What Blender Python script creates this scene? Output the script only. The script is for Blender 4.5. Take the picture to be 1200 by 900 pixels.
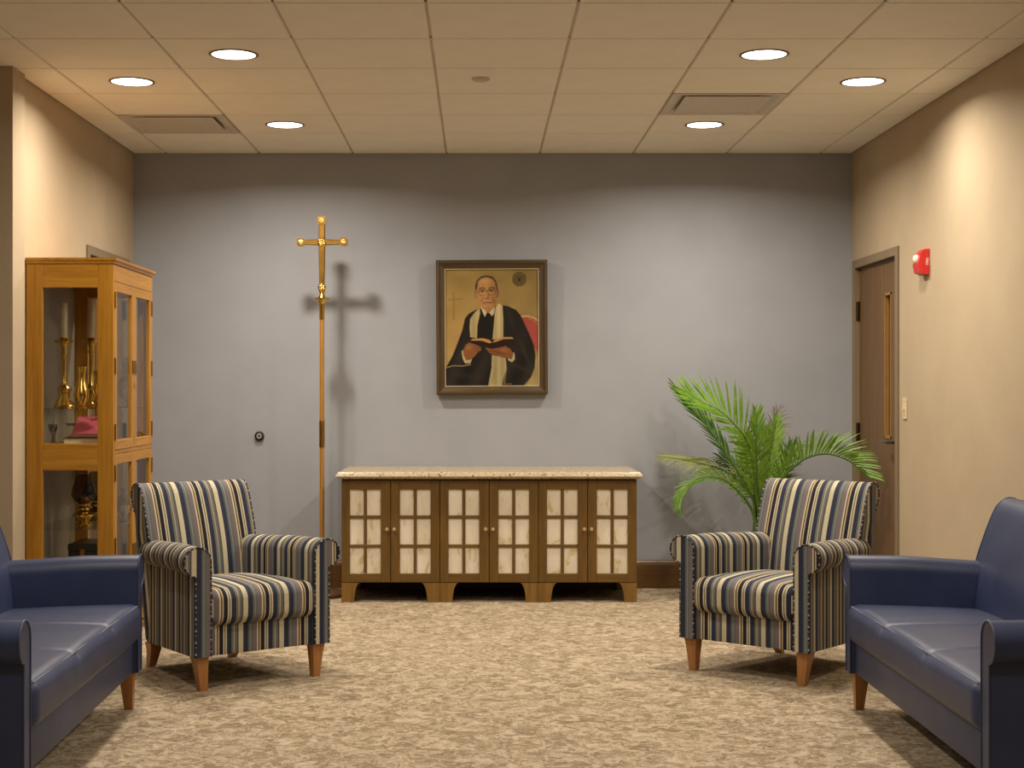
import bpy, bmesh, math, random
import numpy as np
from mathutils import Vector, Matrix

# ------------------------------------------------------------------ clear
for o in list(bpy.data.objects):
    bpy.data.objects.remove(o, do_unlink=True)
S = bpy.context.scene
COL = S.collection
PI = math.pi
random.seed(7)

# ------------------------------------------------------------------ camera
F, CX, CY = 1760.0, 561.0, 457.0          # focal length and principal point in pixels of the 1200x900 frame
HC = 1.291                                # eye height
CEIL = 2.834
YB = 9.797                                # back wall
XL, XR = -2.254, 2.435                    # side walls at the far end
cam_d = bpy.data.cameras.new('camera')
cam_d.sensor_fit = 'HORIZONTAL'
cam_d.sensor_width = 36.0
cam_d.lens = F / 1200 * 36
cam_d.shift_x = (600 - CX) / 1200
cam_d.shift_y = (CY - 450) / 1200
cam_d.clip_start = 0.05
cam = bpy.data.objects.new('camera', cam_d)
cam.location = (0, 0, HC)
cam.rotation_euler = (PI / 2, 0, 0)
COL.objects.link(cam)
S.camera = cam

# ------------------------------------------------------------------ world / exposure
w = bpy.data.worlds.new('world')
S.world = w
w.use_nodes = True
w.node_tree.nodes['Background'].inputs[0].default_value = (1.0, 0.85, 0.65, 1)
w.node_tree.nodes['Background'].inputs[1].default_value = 0.0
S.view_settings.view_transform = 'Standard'
S.view_settings.look = 'None'
S.view_settings.exposure = 0.0
S.view_settings.gamma = 1.0
S.view_settings.use_curve_mapping = False
LAMP_WATTS = 26.0                # each downlight
LENS_GLOW = 8.0
LAMP_COLOR = (1.0, 0.89, 0.725)


def W(px, py, d):
    """pixel + distance -> world point"""
    return Vector(((px - CX) * d / F, d, HC + (CY - py) * d / F))


# ------------------------------------------------------------------ materials
def lin(c):
    r = []
    for v in c[:3]:
        v = v / 255.0
        r.append(v / 12.92 if v <= 0.04045 else ((v + 0.055) / 1.055) ** 2.4)
    return tuple(r) + (1.0,)


class NT:
    def __init__(self, name):
        self.m = bpy.data.materials.new(name)
        self.m.use_nodes = True
        self.t = self.m.node_tree
        self.b = self.t.nodes['Principled BSDF']
        self.out = self.t.nodes['Material Output']

    def n(self, kind, **kw):
        x = self.t.nodes.new(kind)
        for k, v in kw.items():
            setattr(x, k, v)
        return x

    def l(self, a, b):
        self.t.links.new(a, b)

    def coords(self, space='Object', scale=(1, 1, 1), rot=(0, 0, 0)):
        tc = self.n('ShaderNodeTexCoord')
        mp = self.n('ShaderNodeMapping')
        mp.inputs['Scale'].default_value = scale
        mp.inputs['Rotation'].default_value = rot
        self.l(tc.outputs[space], mp.inputs[0])
        return mp.outputs[0]

    def noise(self, vec, scale, detail=4, rough=0.55, dist=0.0):
        x = self.n('ShaderNodeTexNoise')
        x.inputs['Scale'].default_value = scale
        x.inputs['Detail'].default_value = detail
        x.inputs['Roughness'].default_value = rough
        x.inputs['Distortion'].default_value = dist
        self.l(vec, x.inputs['Vector'])
        return x.outputs['Fac']

    def ramp(self, fac, stops, interp='LINEAR'):
        x = self.n('ShaderNodeValToRGB')
        x.color_ramp.interpolation = interp
        e = x.color_ramp.elements
        while len(e) > 1:
            e.remove(e[-1])
        e[0].position, e[0].color = stops[0]
        for p, c in stops[1:]:
            k = e.new(p)
            k.color = c
        self.l(fac, x.inputs[0])
        return x.outputs[0]

    def bump(self, h, strength, dist):
        x = self.n('ShaderNodeBump')
        x.inputs['Strength'].default_value = strength
        x.inputs['Distance'].default_value = dist
        self.l(h, x.inputs['Height'])
        self.l(x.outputs[0], self.b.inputs['Normal'])

    def mix(self, fac, a, b, mode='MIX'):
        x = self.n('ShaderNodeMix', data_type='RGBA', blend_type=mode)
        if isinstance(fac, (int, float)):
            x.inputs[0].default_value = fac
        else:
            self.l(fac, x.inputs[0])
        for s, v in ((6, a), (7, b)):
            if isinstance(v, tuple):
                x.inputs[s].default_value = v
            else:
                self.l(v, x.inputs[s])
        return x.outputs[2]

    def set(self, **kw):
        for k, v in kw.items():
            self.b.inputs[k.replace('_', ' ')].default_value = v
        return self


M = {}


def paint(name, c, rough=0.85, var=0.04, bump=0.08, scale=90):
    t = NT(name)
    v = t.coords()
    f = t.noise(v, 3.0, 3)
    c0 = lin(c)
    a = tuple(x * (1 - var) for x in c0[:3]) + (1,)
    b = tuple(x * (1 + var) for x in c0[:3]) + (1,)
    t.l(t.ramp(f, [(0.3, a), (0.7, b)]), t.b.inputs['Base Color'])
    t.set(Roughness=rough)
    t.b.inputs['Specular IOR Level'].default_value = 0.25
    if bump:
        t.bump(t.noise(v, scale, 3), bump, 0.004)
    M[name] = t.m


def wood(name, c1, c2, axis='z', scale=1.0, rough=0.4, c3=None):
    t = NT(name)
    sc = {'x': (1.2, 22, 22), 'y': (22, 1.2, 22), 'z': (22, 22, 1.2)}[axis]
    v = t.coords('Object', tuple(s * scale for s in sc))
    oi = t.n('ShaderNodeObjectInfo')
    ad = t.n('ShaderNodeVectorMath', operation='ADD')
    sc2 = t.n('ShaderNodeVectorMath', operation='SCALE')
    cmb = t.n('ShaderNodeCombineXYZ')
    for i in range(3):
        t.l(oi.outputs['Random'], cmb.inputs[i])
    t.l(cmb.outputs[0], sc2.inputs[0])
    sc2.inputs['Scale'].default_value = 13.0
    t.l(v, ad.inputs[0])
    t.l(sc2.outputs[0], ad.inputs[1])
    f = t.noise(ad.outputs[0], 1.0, 6, 0.6, 0.6)
    g = t.noise(ad.outputs[0], 4.5, 3, 0.6, 0.2)
    base = t.ramp(f, [(0.25, lin(c1)), (0.72, lin(c2))])
    dark = t.ramp(g, [(0.35, (0.72, 0.70, 0.66, 1)), (0.6, (1, 1, 1, 1))])
    t.l(t.mix(0.75, base, dark, 'MULTIPLY'), t.b.inputs['Base Color'])
    t.set(Roughness=rough)
    t.bump(g, 0.06, 0.002)
    M[name] = t.m


def metal(name, c, rough=0.25, m=1.0, var=True):
    t = NT(name)
    t.b.inputs['Base Color'].default_value = lin(c)
    t.set(Metallic=m, Roughness=rough)
    if var:
        v = t.coords()
        f = t.noise(v, 40, 4)
        mr = t.n('ShaderNodeMapRange')
        mr.inputs['To Min'].default_value = rough * 0.7
        mr.inputs['To Max'].default_value = rough * 1.4
        t.l(f, mr.inputs[0])
        t.l(mr.outputs[0], t.b.inputs['Roughness'])
    M[name] = t.m


def plain(name, c, rough=0.5, spec=0.5):
    t = NT(name)
    v = t.coords()
    c0 = lin(c)
    t.l(t.ramp(t.noise(v, 25, 3), [(0.3, tuple(x * 0.92 for x in c0[:3]) + (1,)), (0.7, tuple(x * 1.06 for x in c0[:3]) + (1,))]),
        t.b.inputs['Base Color'])
    t.set(Roughness=rough)
    t.b.inputs['Specular IOR Level'].default_value = spec
    M[name] = t.m


def pane(name, tint=(0.97, 0.975, 0.965), ior=1.33, rough=0.02):
    t = NT(name)
    tr = t.n('ShaderNodeBsdfTransparent')
    tr.inputs[0].default_value = tint + (1,)
    gl = t.n('ShaderNodeBsdfGlossy')
    gl.inputs['Roughness'].default_value = rough
    fr = t.n('ShaderNodeFresnel')
    fr.inputs[0].default_value = ior
    mx = t.n('ShaderNodeMixShader')
    ge = t.n('ShaderNodeNewGeometry')
    sbt = t.n('ShaderNodeMath', operation='SUBTRACT', use_clamp=True)
    t.l(fr.outputs[0], sbt.inputs[0])
    t.l(ge.outputs['Backfacing'], sbt.inputs[1])
    t.l(sbt.outputs[0], mx.inputs[0])
    t.l(tr.outputs[0], mx.inputs[1])
    t.l(gl.outputs[0], mx.inputs[2])
    t.l(mx.outputs[0], t.out.inputs[0])
    t.t.nodes.remove(t.b)
    M[name] = t.m


paint('wall_blue_grey', (154, 157, 166))
paint('wall_tan', (175, 158, 134))
paint('trim_taupe', (128, 112, 90), rough=0.5, bump=0)
paint('grid_white', (196, 184, 164), rough=0.5, bump=0)
paint('tile_side', (150, 135, 112), bump=0)
wood('baseboard_wood', (82, 56, 24), (108, 74, 34), 'x', 0.8)
wood('baseboard_wood_y', (82, 56, 24), (108, 74, 34), 'y', 0.8)
wood('oak', (90, 66, 22), (112, 82, 32), 'z', 1.0)
wood('oak_x', (90, 66, 22), (112, 82, 32), 'x', 1.0)
wood('oak_foot', (92, 66, 24), (146, 108, 48), 'z', 1.6)
wood('oak_dark', (70, 44, 20), (96, 62, 30), 'z', 1.0, 0.6)
wood('cherry', (164, 112, 30), (194, 140, 48), 'z', 0.8, 0.35)
wood('cherry_x', (164, 112, 30), (194, 140, 48), 'x', 0.8, 0.35)
wood('cherry_y', (164, 112, 30), (194, 140, 48), 'y', 0.8, 0.35)
wood('staff_wood', (156, 110, 44), (182, 132, 58), 'z', 0.8, 0.35)
metal('knob_metal', (226, 204, 160), 0.42)
wood('beech', (150, 100, 52), (178, 124, 70), 'z', 0.8, 0.35)
wood('door_veneer', (98, 73, 42), (118, 88, 54), 'z', 1.3, 0.5)
wood('frame_walnut', (62, 46, 22), (86, 66, 34), 'z', 1.0, 0.45)
wood('frame_walnut_x', (62, 46, 22), (86, 66, 34), 'x', 1.0, 0.45)
metal('brass', (222, 186, 96), 0.18)
metal('brass_satin', (158, 120, 56), 0.32)
metal('brass_relief', (240, 212, 136), 0.22)
metal('brass_old', (150, 112, 52), 0.35)
metal('bronze_dark', (72, 58, 42), 0.4)
metal('steel', (150, 140, 125), 0.3)
plain('door_bead', (150, 112, 62), 0.5)
plain('black_rubber', (22, 20, 18), 0.5)
plain('dark_lacquer', (22, 18, 16), 0.3)
plain('grey_rubber', (168, 160, 148), 0.5)
plain('red_plastic', (196, 44, 40), 0.35)
plain('white_print', (236, 226, 214), 0.6)
plain('ivory_plastic', (214, 196, 160), 0.4)
plain('clear_white', (224, 216, 200), 0.15)
plain('candle_wax', (222, 210, 186), 0.5)
plain('paper', (214, 200, 170), 0.8)
plain('pink_cover', (206, 92, 112), 0.5)
plain('leather_cover', (60, 48, 40), 0.45)
plain('pot_ceramic', (92, 66, 48), 0.45)
plain('soil', (46, 34, 24), 0.95)
plain('vent_grey', (196, 187, 172), 0.5)
plain('vent_dark', (40, 34, 28), 0.8)
plain('taupe_panel', (142, 130, 114), 0.6)
pane('glass_clear')
pane('glass_shelf', (0.92, 0.95, 0.93))
pane('glass_amber', (0.74, 0.66, 0.48), 1.5)
pane('glass_door_lite', (0.80, 0.68, 0.48), 1.5)
pane('crystal', (0.86, 0.87, 0.88), 3.2, 0.08)

# ceiling tile
t = NT('ceiling_tile')
v = t.coords()
f = t.noise(v, 160, 2)
g = t.noise(v, 6, 3)
t.l(t.mix(0.5, t.ramp(f, [(0.3, lin((226, 221, 208))), (0.6, lin((240, 235, 224)))]),
          t.ramp(g, [(0.3, lin((230, 225, 212))), (0.7, lin((240, 235, 224)))])), t.b.inputs['Base Color'])
t.set(Roughness=0.9)
t.b.inputs['Specular IOR Level'].default_value = 0.1
t.bump(f, 0.25, 0.003)
M['ceiling_tile'] = t.m

# carpet
t = NT('carpet')
v = t.coords('Object', (1.0, 1.0, 1.0))
n0 = t.n('ShaderNodeTexNoise')
n0.inputs['Scale'].default_value = 12
n0.inputs['Detail'].default_value = 3
t.l(v, n0.inputs['Vector'])
sb = t.n('ShaderNodeVectorMath', operation='SCALE')
t.l(n0.outputs['Color'], sb.inputs[0])
sb.inputs['Scale'].default_value = 0.12
ad = t.n('ShaderNodeVectorMath', operation='ADD')
t.l(v, ad.inputs[0])
t.l(sb.outputs[0], ad.inputs[1])
f1 = t.noise(ad.outputs[0], 15, 6, 0.72, 1.2)
f2 = t.noise(ad.outputs[0], 60, 4, 0.7, 1.0)
f3 = t.noise(v, 260, 2, 0.6)
mth = t.n('ShaderNodeMath', operation='MULTIPLY_ADD')
t.l(f2, mth.inputs[0])
mth.inputs[1].default_value = 0.55
t.l(f1, mth.inputs[2])
c = t.ramp(mth.outputs[0], [(0.60, lin((124, 108, 87))), (0.745, lin((144, 128, 106))), (0.795, lin((172, 156, 134))), (0.95, lin((194, 178, 156)))])
c = t.mix(0.6, c, t.ramp(f3, [(0.3, (0.66, 0.66, 0.66, 1)), (0.65, (1.12, 1.12, 1.12, 1))]), 'MULTIPLY')
t.l(c, t.b.inputs['Base Color'])
t.set(Roughness=0.95)
t.b.inputs['Specular IOR Level'].default_value = 0.1
t.bump(f3, 0.5, 0.004)
M['carpet'] = t.m

# blue leather
t = NT('blue_leather')
v = t.coords()
f = t.noise(v, 5, 4)
g = t.noise(v, 220, 3)
t.l(t.ramp(f, [(0.3, lin((38, 48, 80))), (0.7, lin((50, 60, 94)))]), t.b.inputs['Base Color'])
t.set(Roughness=0.43)
t.b.inputs['Specular IOR Level'].default_value = 0.42
t.bump(g, 0.12, 0.002)
M['blue_leather'] = t.m
t = NT('blue_leather_thread')
t.l(t.ramp(t.noise(t.coords(), 60, 2), [(0.3, lin((120, 128, 146))), (0.7, lin((140, 148, 164)))]), t.b.inputs['Base Color'])
t.set(Roughness=0.5)
M['blue_leather_thread'] = t.m

# striped upholstery: the first UV coordinate runs across the stripes in repeats
CREAM, NAVY, SLATE, TAUPE = (196, 186, 160), (48, 52, 72), (98, 104, 106), (116, 106, 108)
OLIVE, BLACKN, TAN, GREEN, BROWN = (118, 110, 86), (34, 34, 46), (178, 160, 126), (78, 88, 80), (78, 62, 52)
seq = [(0.0, CREAM), (0.11, NAVY), (0.23, SLATE), (0.275, (138, 132, 120)), (0.30, SLATE), (0.345, TAUPE), (0.445, CREAM),
       (0.48, BROWN), (0.505, TAN), (0.54, BLACKN), (0.63, CREAM), (0.662, OLIVE), (0.69, CREAM), (0.72, NAVY),
       (0.83, (110, 112, 106)), (0.88, (168, 158, 136)), (0.905, TAUPE), (0.955, GREEN)]
t = NT('striped_fabric')
tc = t.n('ShaderNodeTexCoord')
sp = t.n('ShaderNodeSeparateXYZ')
t.l(tc.outputs['UV'], sp.inputs[0])
fr = t.n('ShaderNodeMath', operation='FRACT')
t.l(sp.outputs[0], fr.inputs[0])
c = t.ramp(fr.outputs[0], [(p, lin(k)) for p, k in seq], 'CONSTANT')
ov = t.coords()
g = t.noise(ov, 300, 2)
c = t.mix(0.7, c, t.ramp(g, [(0.3, (0.72, 0.72, 0.72, 1)), (0.65, (1.08, 1.08, 1.08, 1))]), 'MULTIPLY')
t.l(c, t.b.inputs['Base Color'])
t.set(Roughness=0.85)
t.b.inputs['Specular IOR Level'].default_value = 0.2
t.bump(g, 0.25, 0.002)
M['striped_fabric'] = t.m
t = NT('striped_piping')
tc = t.n('ShaderNodeTexCoord')
sp = t.n('ShaderNodeSeparateXYZ')
t.l(tc.outputs['UV'], sp.inputs[0])
fr = t.n('ShaderNodeMath', operation='FRACT')
t.l(sp.outputs[0], fr.inputs[0])
c = t.ramp(fr.outputs[0], [(0.0, lin(NAVY)), (0.3, lin(SLATE)), (0.44, lin(CREAM)), (0.53, lin(BLACKN)), (0.78, lin(TAUPE)), (0.88, lin(OLIVE)), (0.93, lin(BLACKN))], 'CONSTANT')
t.l(c, t.b.inputs['Base Color'])
t.set(Roughness=0.85)
t.b.inputs['Specular IOR Level'].default_value = 0.2
M['striped_piping'] = t.m

# granite
t = NT('granite')
v = t.coords()
f = t.noise(v, 9, 4, 0.6, 0.5)
g = t.noise(v, 70, 4, 0.7)
k = t.noise(v, 75, 3, 0.5)
c = t.mix(0.5, t.ramp(f, [(0.3, lin((166, 150, 120))), (0.7, lin((186, 172, 144)))]),
          t.ramp(g, [(0.35, lin((142, 116, 82))), (0.5, lin((186, 172, 146))), (0.7, lin((202, 190, 168)))]))
c = t.mix(t.ramp(k, [(0.60, (0, 0, 0, 1)), (0.66, (1, 1, 1, 1))]), c, lin((74, 56, 38)))
t.l(c, t.b.inputs['Base Color'])
t.set(Roughness=0.25)
M['granite'] = t.m

# opalescent streaky glass of the cabinet doors
t = NT('opal_glass')
tc = t.n('ShaderNodeTexCoord')
oi = t.n('ShaderNodeObjectInfo')
cm = t.n('ShaderNodeCombineXYZ')
ml = t.n('ShaderNodeMath', operation='MULTIPLY')
t.l(oi.outputs['Random'], ml.inputs[0])
ml.inputs[1].default_value = 37.0
t.l(ml.outputs[0], cm.inputs[0])
t.l(ml.outputs[0], cm.inputs[2])
ad = t.n('ShaderNodeVectorMath', operation='ADD')
t.l(tc.outputs['Object'], ad.inputs[0])
t.l(cm.outputs[0], ad.inputs[1])
mp = t.n('ShaderNodeMapping')
mp.inputs['Scale'].default_value = (2.2, 1, 1.0)
t.l(ad.outputs[0], mp.inputs[0])
f = t.noise(mp.outputs[0], 5.5, 4, 0.55, 1.8)
g = t.noise(mp.outputs[0], 2.4, 2, 0.5, 0.5)
c = t.ramp(f, [(0.30, lin((236, 230, 220))), (0.60, lin((228, 220, 204))), (0.66, lin((200, 180, 128))), (0.70, lin((226, 216, 194))), (1.0, lin((236, 230, 220)))])
c = t.mix(0.6, c, t.ramp(g, [(0.35, lin((214, 206, 184))), (0.6, lin((240, 234, 226)))]), 'MULTIPLY')
t.l(c, t.b.inputs['Base Color'])
t.set(Roughness=0.2)
M['opal_glass'] = t.m

# palm leaf
def leaf_mat(name, a, b):
    t = NT(name)
    f = t.noise(t.coords(), 18, 3)
    t.l(t.ramp(f, [(0.3, lin(a)), (0.7, lin(b))]), t.b.inputs['Base Color'])
    t.set(Roughness=0.4)
    tl = t.n('ShaderNodeBsdfTranslucent')
    tl.inputs[0].default_value = lin(b)
    mx = t.n('ShaderNodeMixShader')
    mx.inputs[0].default_value = 0.3
    t.l(t.b.outputs[0], mx.inputs[1])
    t.l(tl.outputs[0], mx.inputs[2])
    t.l(mx.outputs[0], t.out.inputs[0])
    M[name] = t.m
leaf_mat('leaf_green', (82, 128, 30), (134, 176, 58))
leaf_mat('leaf_lime', (108, 152, 42), (154, 190, 74))
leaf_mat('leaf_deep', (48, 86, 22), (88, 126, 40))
leaf_mat('leaf_yellowed', (110, 130, 40), (166, 170, 76))
leaf_mat('leaf_dry', (112, 92, 66), (150, 128, 92))
plain('palm_stem', (84, 110, 40), 0.5)

# painted canvas, coloured by the mesh colour layer
t = NT('painted_canvas')
at = t.n('ShaderNodeAttribute', attribute_name='paint')
t.l(at.outputs['Color'], t.b.inputs['Base Color'])
t.set(Roughness=0.7)
t.b.inputs['Specular IOR Level'].default_value = 0.2
t.bump(t.noise(t.coords(), 260, 2), 0.15, 0.001)
M['painted_canvas'] = t.m

# lamp lens
t = NT('lamp_lens')
em = t.n('ShaderNodeEmission')
em.inputs[0].default_value = (1.0, 0.95, 0.88, 1)
em.inputs[1].default_value = LENS_GLOW
t.l(em.outputs[0], t.out.inputs[0])
t.t.nodes.remove(t.b)
M['lamp_lens'] = t.m


# ------------------------------------------------------------------ mesh helpers
def mk(name, bm, mat, parent=None, smooth=None, loc=None, recalc=True):
    if recalc:
        bmesh.ops.recalc_face_normals(bm, faces=bm.faces)
    me = bpy.data.meshes.new(name)
    bm.to_mesh(me)
    bm.free()
    me.materials.append(M[mat])
    if smooth is not None:
        me.polygons.foreach_set('use_smooth', [True] * len(me.polygons))
        me.set_sharp_from_angle(angle=math.radians(smooth))
    o = bpy.data.objects.new(name, me)
    COL.objects.link(o)
    if loc is not None:
        o.location = loc
    if parent:
        o.parent = parent
    return o


def share(name, src, parent, loc, rot=None):
    o = bpy.data.objects.new(name, src.data)
    COL.objects.link(o)
    o.location = loc
    if rot:
        o.rotation_euler = rot
    if parent:
        o.parent = parent
    return o


def tag(o, label, cat=None, group=None, kind=None):
    o['label'] = label
    if cat:
        o['category'] = cat
    if group:
        o['group'] = group
    if kind:
        o['kind'] = kind
    return o


def thing(name, label, cat, loc=(0, 0, 0), rz=0.0, group=None):
    o = bpy.data.objects.new(name, None)
    o.empty_display_size = 0.1
    COL.objects.link(o)
    o.location = loc
    o.rotation_euler = (0, 0, rz)
    return tag(o, label, cat, group)


def struct(o):
    o['kind'] = 'structure'
    return o


def box(bm, x0, x1, y0, y1, z0, z1, bev=0.0, segs=2):
    vs = [bm.verts.new((x, y, z)) for x in (x0, x1) for y in (y0, y1) for z in (z0, z1)]
    idx = [(0, 1, 3, 2), (4, 6, 7, 5), (0, 4, 5, 1), (2, 3, 7, 6), (0, 2, 6, 4), (1, 5, 7, 3)]
    fs = [bm.faces.new([vs[i] for i in f]) for f in idx]
    if bev:
        es = list({e for f in fs for e in f.edges})
        bmesh.ops.bevel(bm, geom=es, offset=bev, segments=segs, profile=0.5, affect='EDGES')
    return bm


def B(*a, **k):
    return box(bmesh.new(), *a, **k)


def lathe(bm, prof, seg=24, c=(0, 0, 0), axis='z'):
    rings = []
    for r, z in prof:
        ring = []
        for i in range(seg):
            a = 2 * PI * i / seg
            p = {'z': (r * math.cos(a), r * math.sin(a), z), 'y': (r * math.cos(a), z, r * math.sin(a)),
                 'x': (z, r * math.cos(a), r * math.sin(a))}[axis]
            ring.append(bm.verts.new((c[0] + p[0], c[1] + p[1], c[2] + p[2])))
        rings.append(ring)
    for a, b in zip(rings, rings[1:]):
        for i in range(seg):
            j = (i + 1) % seg
            bm.faces.new((a[i], a[j], b[j], b[i]))
    if prof[0][0] > 1e-5:
        bm.faces.new(rings[0])
    if prof[-1][0] > 1e-5:
        bm.faces.new(list(reversed(rings[-1])))
    bmesh.ops.remove_doubles(bm, verts=[v for r in rings for v in r], dist=1e-6)
    return bm


def tube(bm, pts, rad, seg=8, closed=False, uvk=None):
    pts = [Vector(p) for p in pts]
    n = len(pts)
    rings = []
    up = Vector((0, 0, 1))
    prev = None
    for i, p in enumerate(pts):
        if closed:
            tng = pts[(i + 1) % n] - pts[i - 1]
        else:
            tng = pts[min(i + 1, n - 1)] - pts[max(i - 1, 0)]
        tng.normalize()
        if prev is None:
            ref = up if abs(tng.z) < 0.9 else Vector((1, 0, 0))
            a = tng.cross(ref).normalized()
        else:
            a = (prev - tng * prev.dot(tng)).normalized()
        prev = a
        b = tng.cross(a)
        r = rad[i] if isinstance(rad, (list, tuple)) else rad
        rings.append([bm.verts.new(p + (a * math.cos(2 * PI * k / seg) + b * math.sin(2 * PI * k / seg)) * r) for k in range(seg)])
    m = n if closed else n - 1
    uvl = bm.loops.layers.uv.verify() if uvk else None
    s = 0.0
    for i in range(m):
        A, C = rings[i], rings[(i + 1) % n]
        ln = (pts[(i + 1) % n] - pts[i]).length
        for k in range(seg):
            j = (k + 1) % seg
            f = bm.faces.new((A[k], A[j], C[j], C[k]))
            if uvk:
                for lp, u in zip(f.loops, (s, s, s + ln, s + ln)):
                    lp[uvl].uv = (u * uvk, 0.5)
        s += ln
    if not closed:
        bm.faces.new(list(reversed(rings[0])))
        bm.faces.new(rings[-1])
    return bm


def prism(bm, outline, fn, a, b, steps=1):
    """outline: list of (p,q); fn(p,q,t)->xyz ; extruded from t=a to t=b"""
    rings = []
    for s in range(steps + 1):
        tt = a + (b - a) * s / steps
        rings.append([bm.verts.new(fn(p, q, tt)) for p, q in outline])
    n = len(outline)
    for A, C in zip(rings, rings[1:]):
        for i in range(n):
            j = (i + 1) % n
            bm.faces.new((A[i], A[j], C[j], C[i]))
    bm.faces.new(list(reversed(rings[0])))
    bm.faces.new(rings[-1])
    return bm


def rbox(bm, hx, hy, hz, r, n=4, mid=(8, 8, 3), c=(0, 0, 0), deform=None):
    """rounded box made of a fine grid"""
    H = (hx, hy, hz)
    axes = []
    for h, m in zip(H, mid):
        inner = h - r
        pos = [inner + r * math.tan(PI / 4 * i / n) for i in range(1, n + 1)]
        core = [-inner + 2 * inner * i / m for i in range(m + 1)]
        axes.append([-p for p in reversed(pos)] + core + pos)
    cache = {}

    def vert(p):
        q = []
        for x, h in zip(p, H):
            q.append(max(-(h - r), min(h - r, x)))
        inner = Vector(q)
        d = Vector(p) - inner
        res = inner + (d.normalized() * r if d.length > 1e-9 else d)
        key = tuple(round(x, 6) for x in p)
        if key not in cache:
            if deform:
                res = Vector(deform(res))
            cache[key] = bm.verts.new(res + Vector(c))
        return cache[key]
    for ax in range(3):
        u, v = [i for i in range(3) if i != ax]
        for sgn in (-1, 1):
            for i in range(len(axes[u]) - 1):
                for j in range(len(axes[v]) - 1):
                    quad = []
                    for a, b in ((i, j), (i + 1, j), (i + 1, j + 1), (i, j + 1)):
                        p = [0, 0, 0]
                        p[ax] = sgn * H[ax]
                        p[u] = axes[u][a]
                        p[v] = axes[v][b]
                        quad.append(vert(p))
                    bm.faces.new(quad)
    return bm


def cat_rom(pts, n):
    P = [pts[0] * 2 - pts[1]] + pts + [pts[-1] * 2 - pts[-2]]
    out = []
    for i in range(1, len(P) - 2):
        for k in range(n):
            t_ = k / n
            a, b, c, d_ = P[i - 1], P[i], P[i + 1], P[i + 2]
            out.append(0.5 * ((2 * b) + (c - a) * t_ + (2 * a - 5 * b + 4 * c - d_) * t_ ** 2 + (3 * b - a - 3 * c + d_) * t_ ** 3))
    out.append(P[-2])
    return out


STRIPE = 0.202


def stripe_uv(bm, fn):
    bmesh.ops.recalc_face_normals(bm, faces=bm.faces)
    uvl = bm.loops.layers.uv.verify()
    for f in bm.faces:
        n = f.normal
        for lp in f.loops:
            lp[uvl].uv = ((fn(n, lp.vert.co) + 0.105) / STRIPE + 0.06, 0.5)


# ================================================================== STRUCTURE
XNEAR = -3.3          # the room is wider on the left, nearer the camera
YF = -1.6             # wall behind the camera
XP = -2.220           # face of the wall return
YP0, YP1 = 7.155, 7.345

floor = struct(mk('floor', B(XNEAR, XR, YF, YB, -0.1, 0.0), 'carpet'))
tag(floor, 'beige and brown mottled carpet floor')
wb = struct(mk('wall_back', B(XL - 0.15, XR + 0.15, YB, YB + 0.12, 0, CEIL + 0.2), 'wall_blue_grey'))
tag(wb, 'blue-grey painted back wall')
DZ = 2.126
bm = bmesh.new()
box(bm, XR, XR + 0.12, YF, 8.693, 0, CEIL + 0.2)
box(bm, XR, XR + 0.12, 8.693, 9.74, DZ, CEIL + 0.2)
box(bm, XR, XR + 0.12, 9.74, YB, 0, CEIL + 0.2)
struct(mk('wall_right', bm, 'wall_tan'))
bm = bmesh.new()
LD0, LD1 = 8.62, 9.66
box(bm, XL - 0.12, XL, YP1, LD0, 0, CEIL + 0.2)
box(bm, XL - 0.12, XL, LD0, LD1, DZ, CEIL + 0.2)
box(bm, XL - 0.12, XL, LD1, YB, 0, CEIL + 0.2)
struct(mk('wall_left', bm, 'wall_tan'))
struct(tag(mk('wall_return', B(XNEAR - 0.12, XP, YP0, YP1, 0, CEIL + 0.2), 'wall_tan'), 'tan wall end projecting beside the display cabinet'))
struct(mk('wall_left_near', B(XNEAR - 0.12, XNEAR, YF, YP0, 0, CEIL + 0.2), 'wall_tan'))
struct(mk('wall_front', B(XNEAR - 0.12, XR + 0.12, YF - 0.12, YF, 0, CEIL + 0.2), 'wall_tan'))


def base_profile():
    return [(0, 0), (0.020, 0), (0.020, 0.150), (0.016, 0.168), (0.008, 0.180), (0, 0.183)]


bb = mk('baseboard_back', prism(bmesh.new(), base_profile(), lambda p, q, s: (s, YB - p, q), XL, XR), 'baseboard_wood')
struct(bb)
bm = prism(bmesh.new(), base_profile(), lambda p, q, s: (XR - p, s, q), YF, 8.693)
prism(bm, base_profile(), lambda p, q, s: (XR - p, s, q), 9.74, YB - 0.02)
struct(mk('baseboard_right', bm, 'baseboard_wood_y'))
bm = prism(bmesh.new(), base_profile(), lambda p, q, s: (XL + p, s, q), YP1, LD0)
prism(bm, base_profile(), lambda p, q, s: (XL + p, s, q), LD1, YB - 0.02)
struct(mk('baseboard_left', bm, 'baseboard_wood_y'))

# ---- ceiling: slab, grid bars, lay-in tiles
ceil = struct(mk('ceiling', B(XNEAR - 0.12, XR + 0.12, YF, YB, CEIL + 0.03, CEIL + 0.2), 'tile_side'))
TS = 0.6096
X0G, Y0G = -0.2115, 5.988
xl = [X0G + TS * k for k in range(-6, 6)]
yl = [Y0G + TS * k for k in range(-13, 7)]
xs = [XNEAR] + [x for x in xl if XNEAR < x < XR] + [XR]
ys = [YF] + [y for y in yl if YF < y < YB - 0.02] + [YB]
GAP = 0.0055
tcache = {}
VENTS = {(1, 7.817): None, (0, 8.426): None}


def is_vent(x, y):
    return (abs(x - 1.0077) < 0.02 and abs(y - 7.817) < 0.02) or (abs(x + 2.0403) < 0.02 and abs(y - 8.426) < 0.02)


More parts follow.
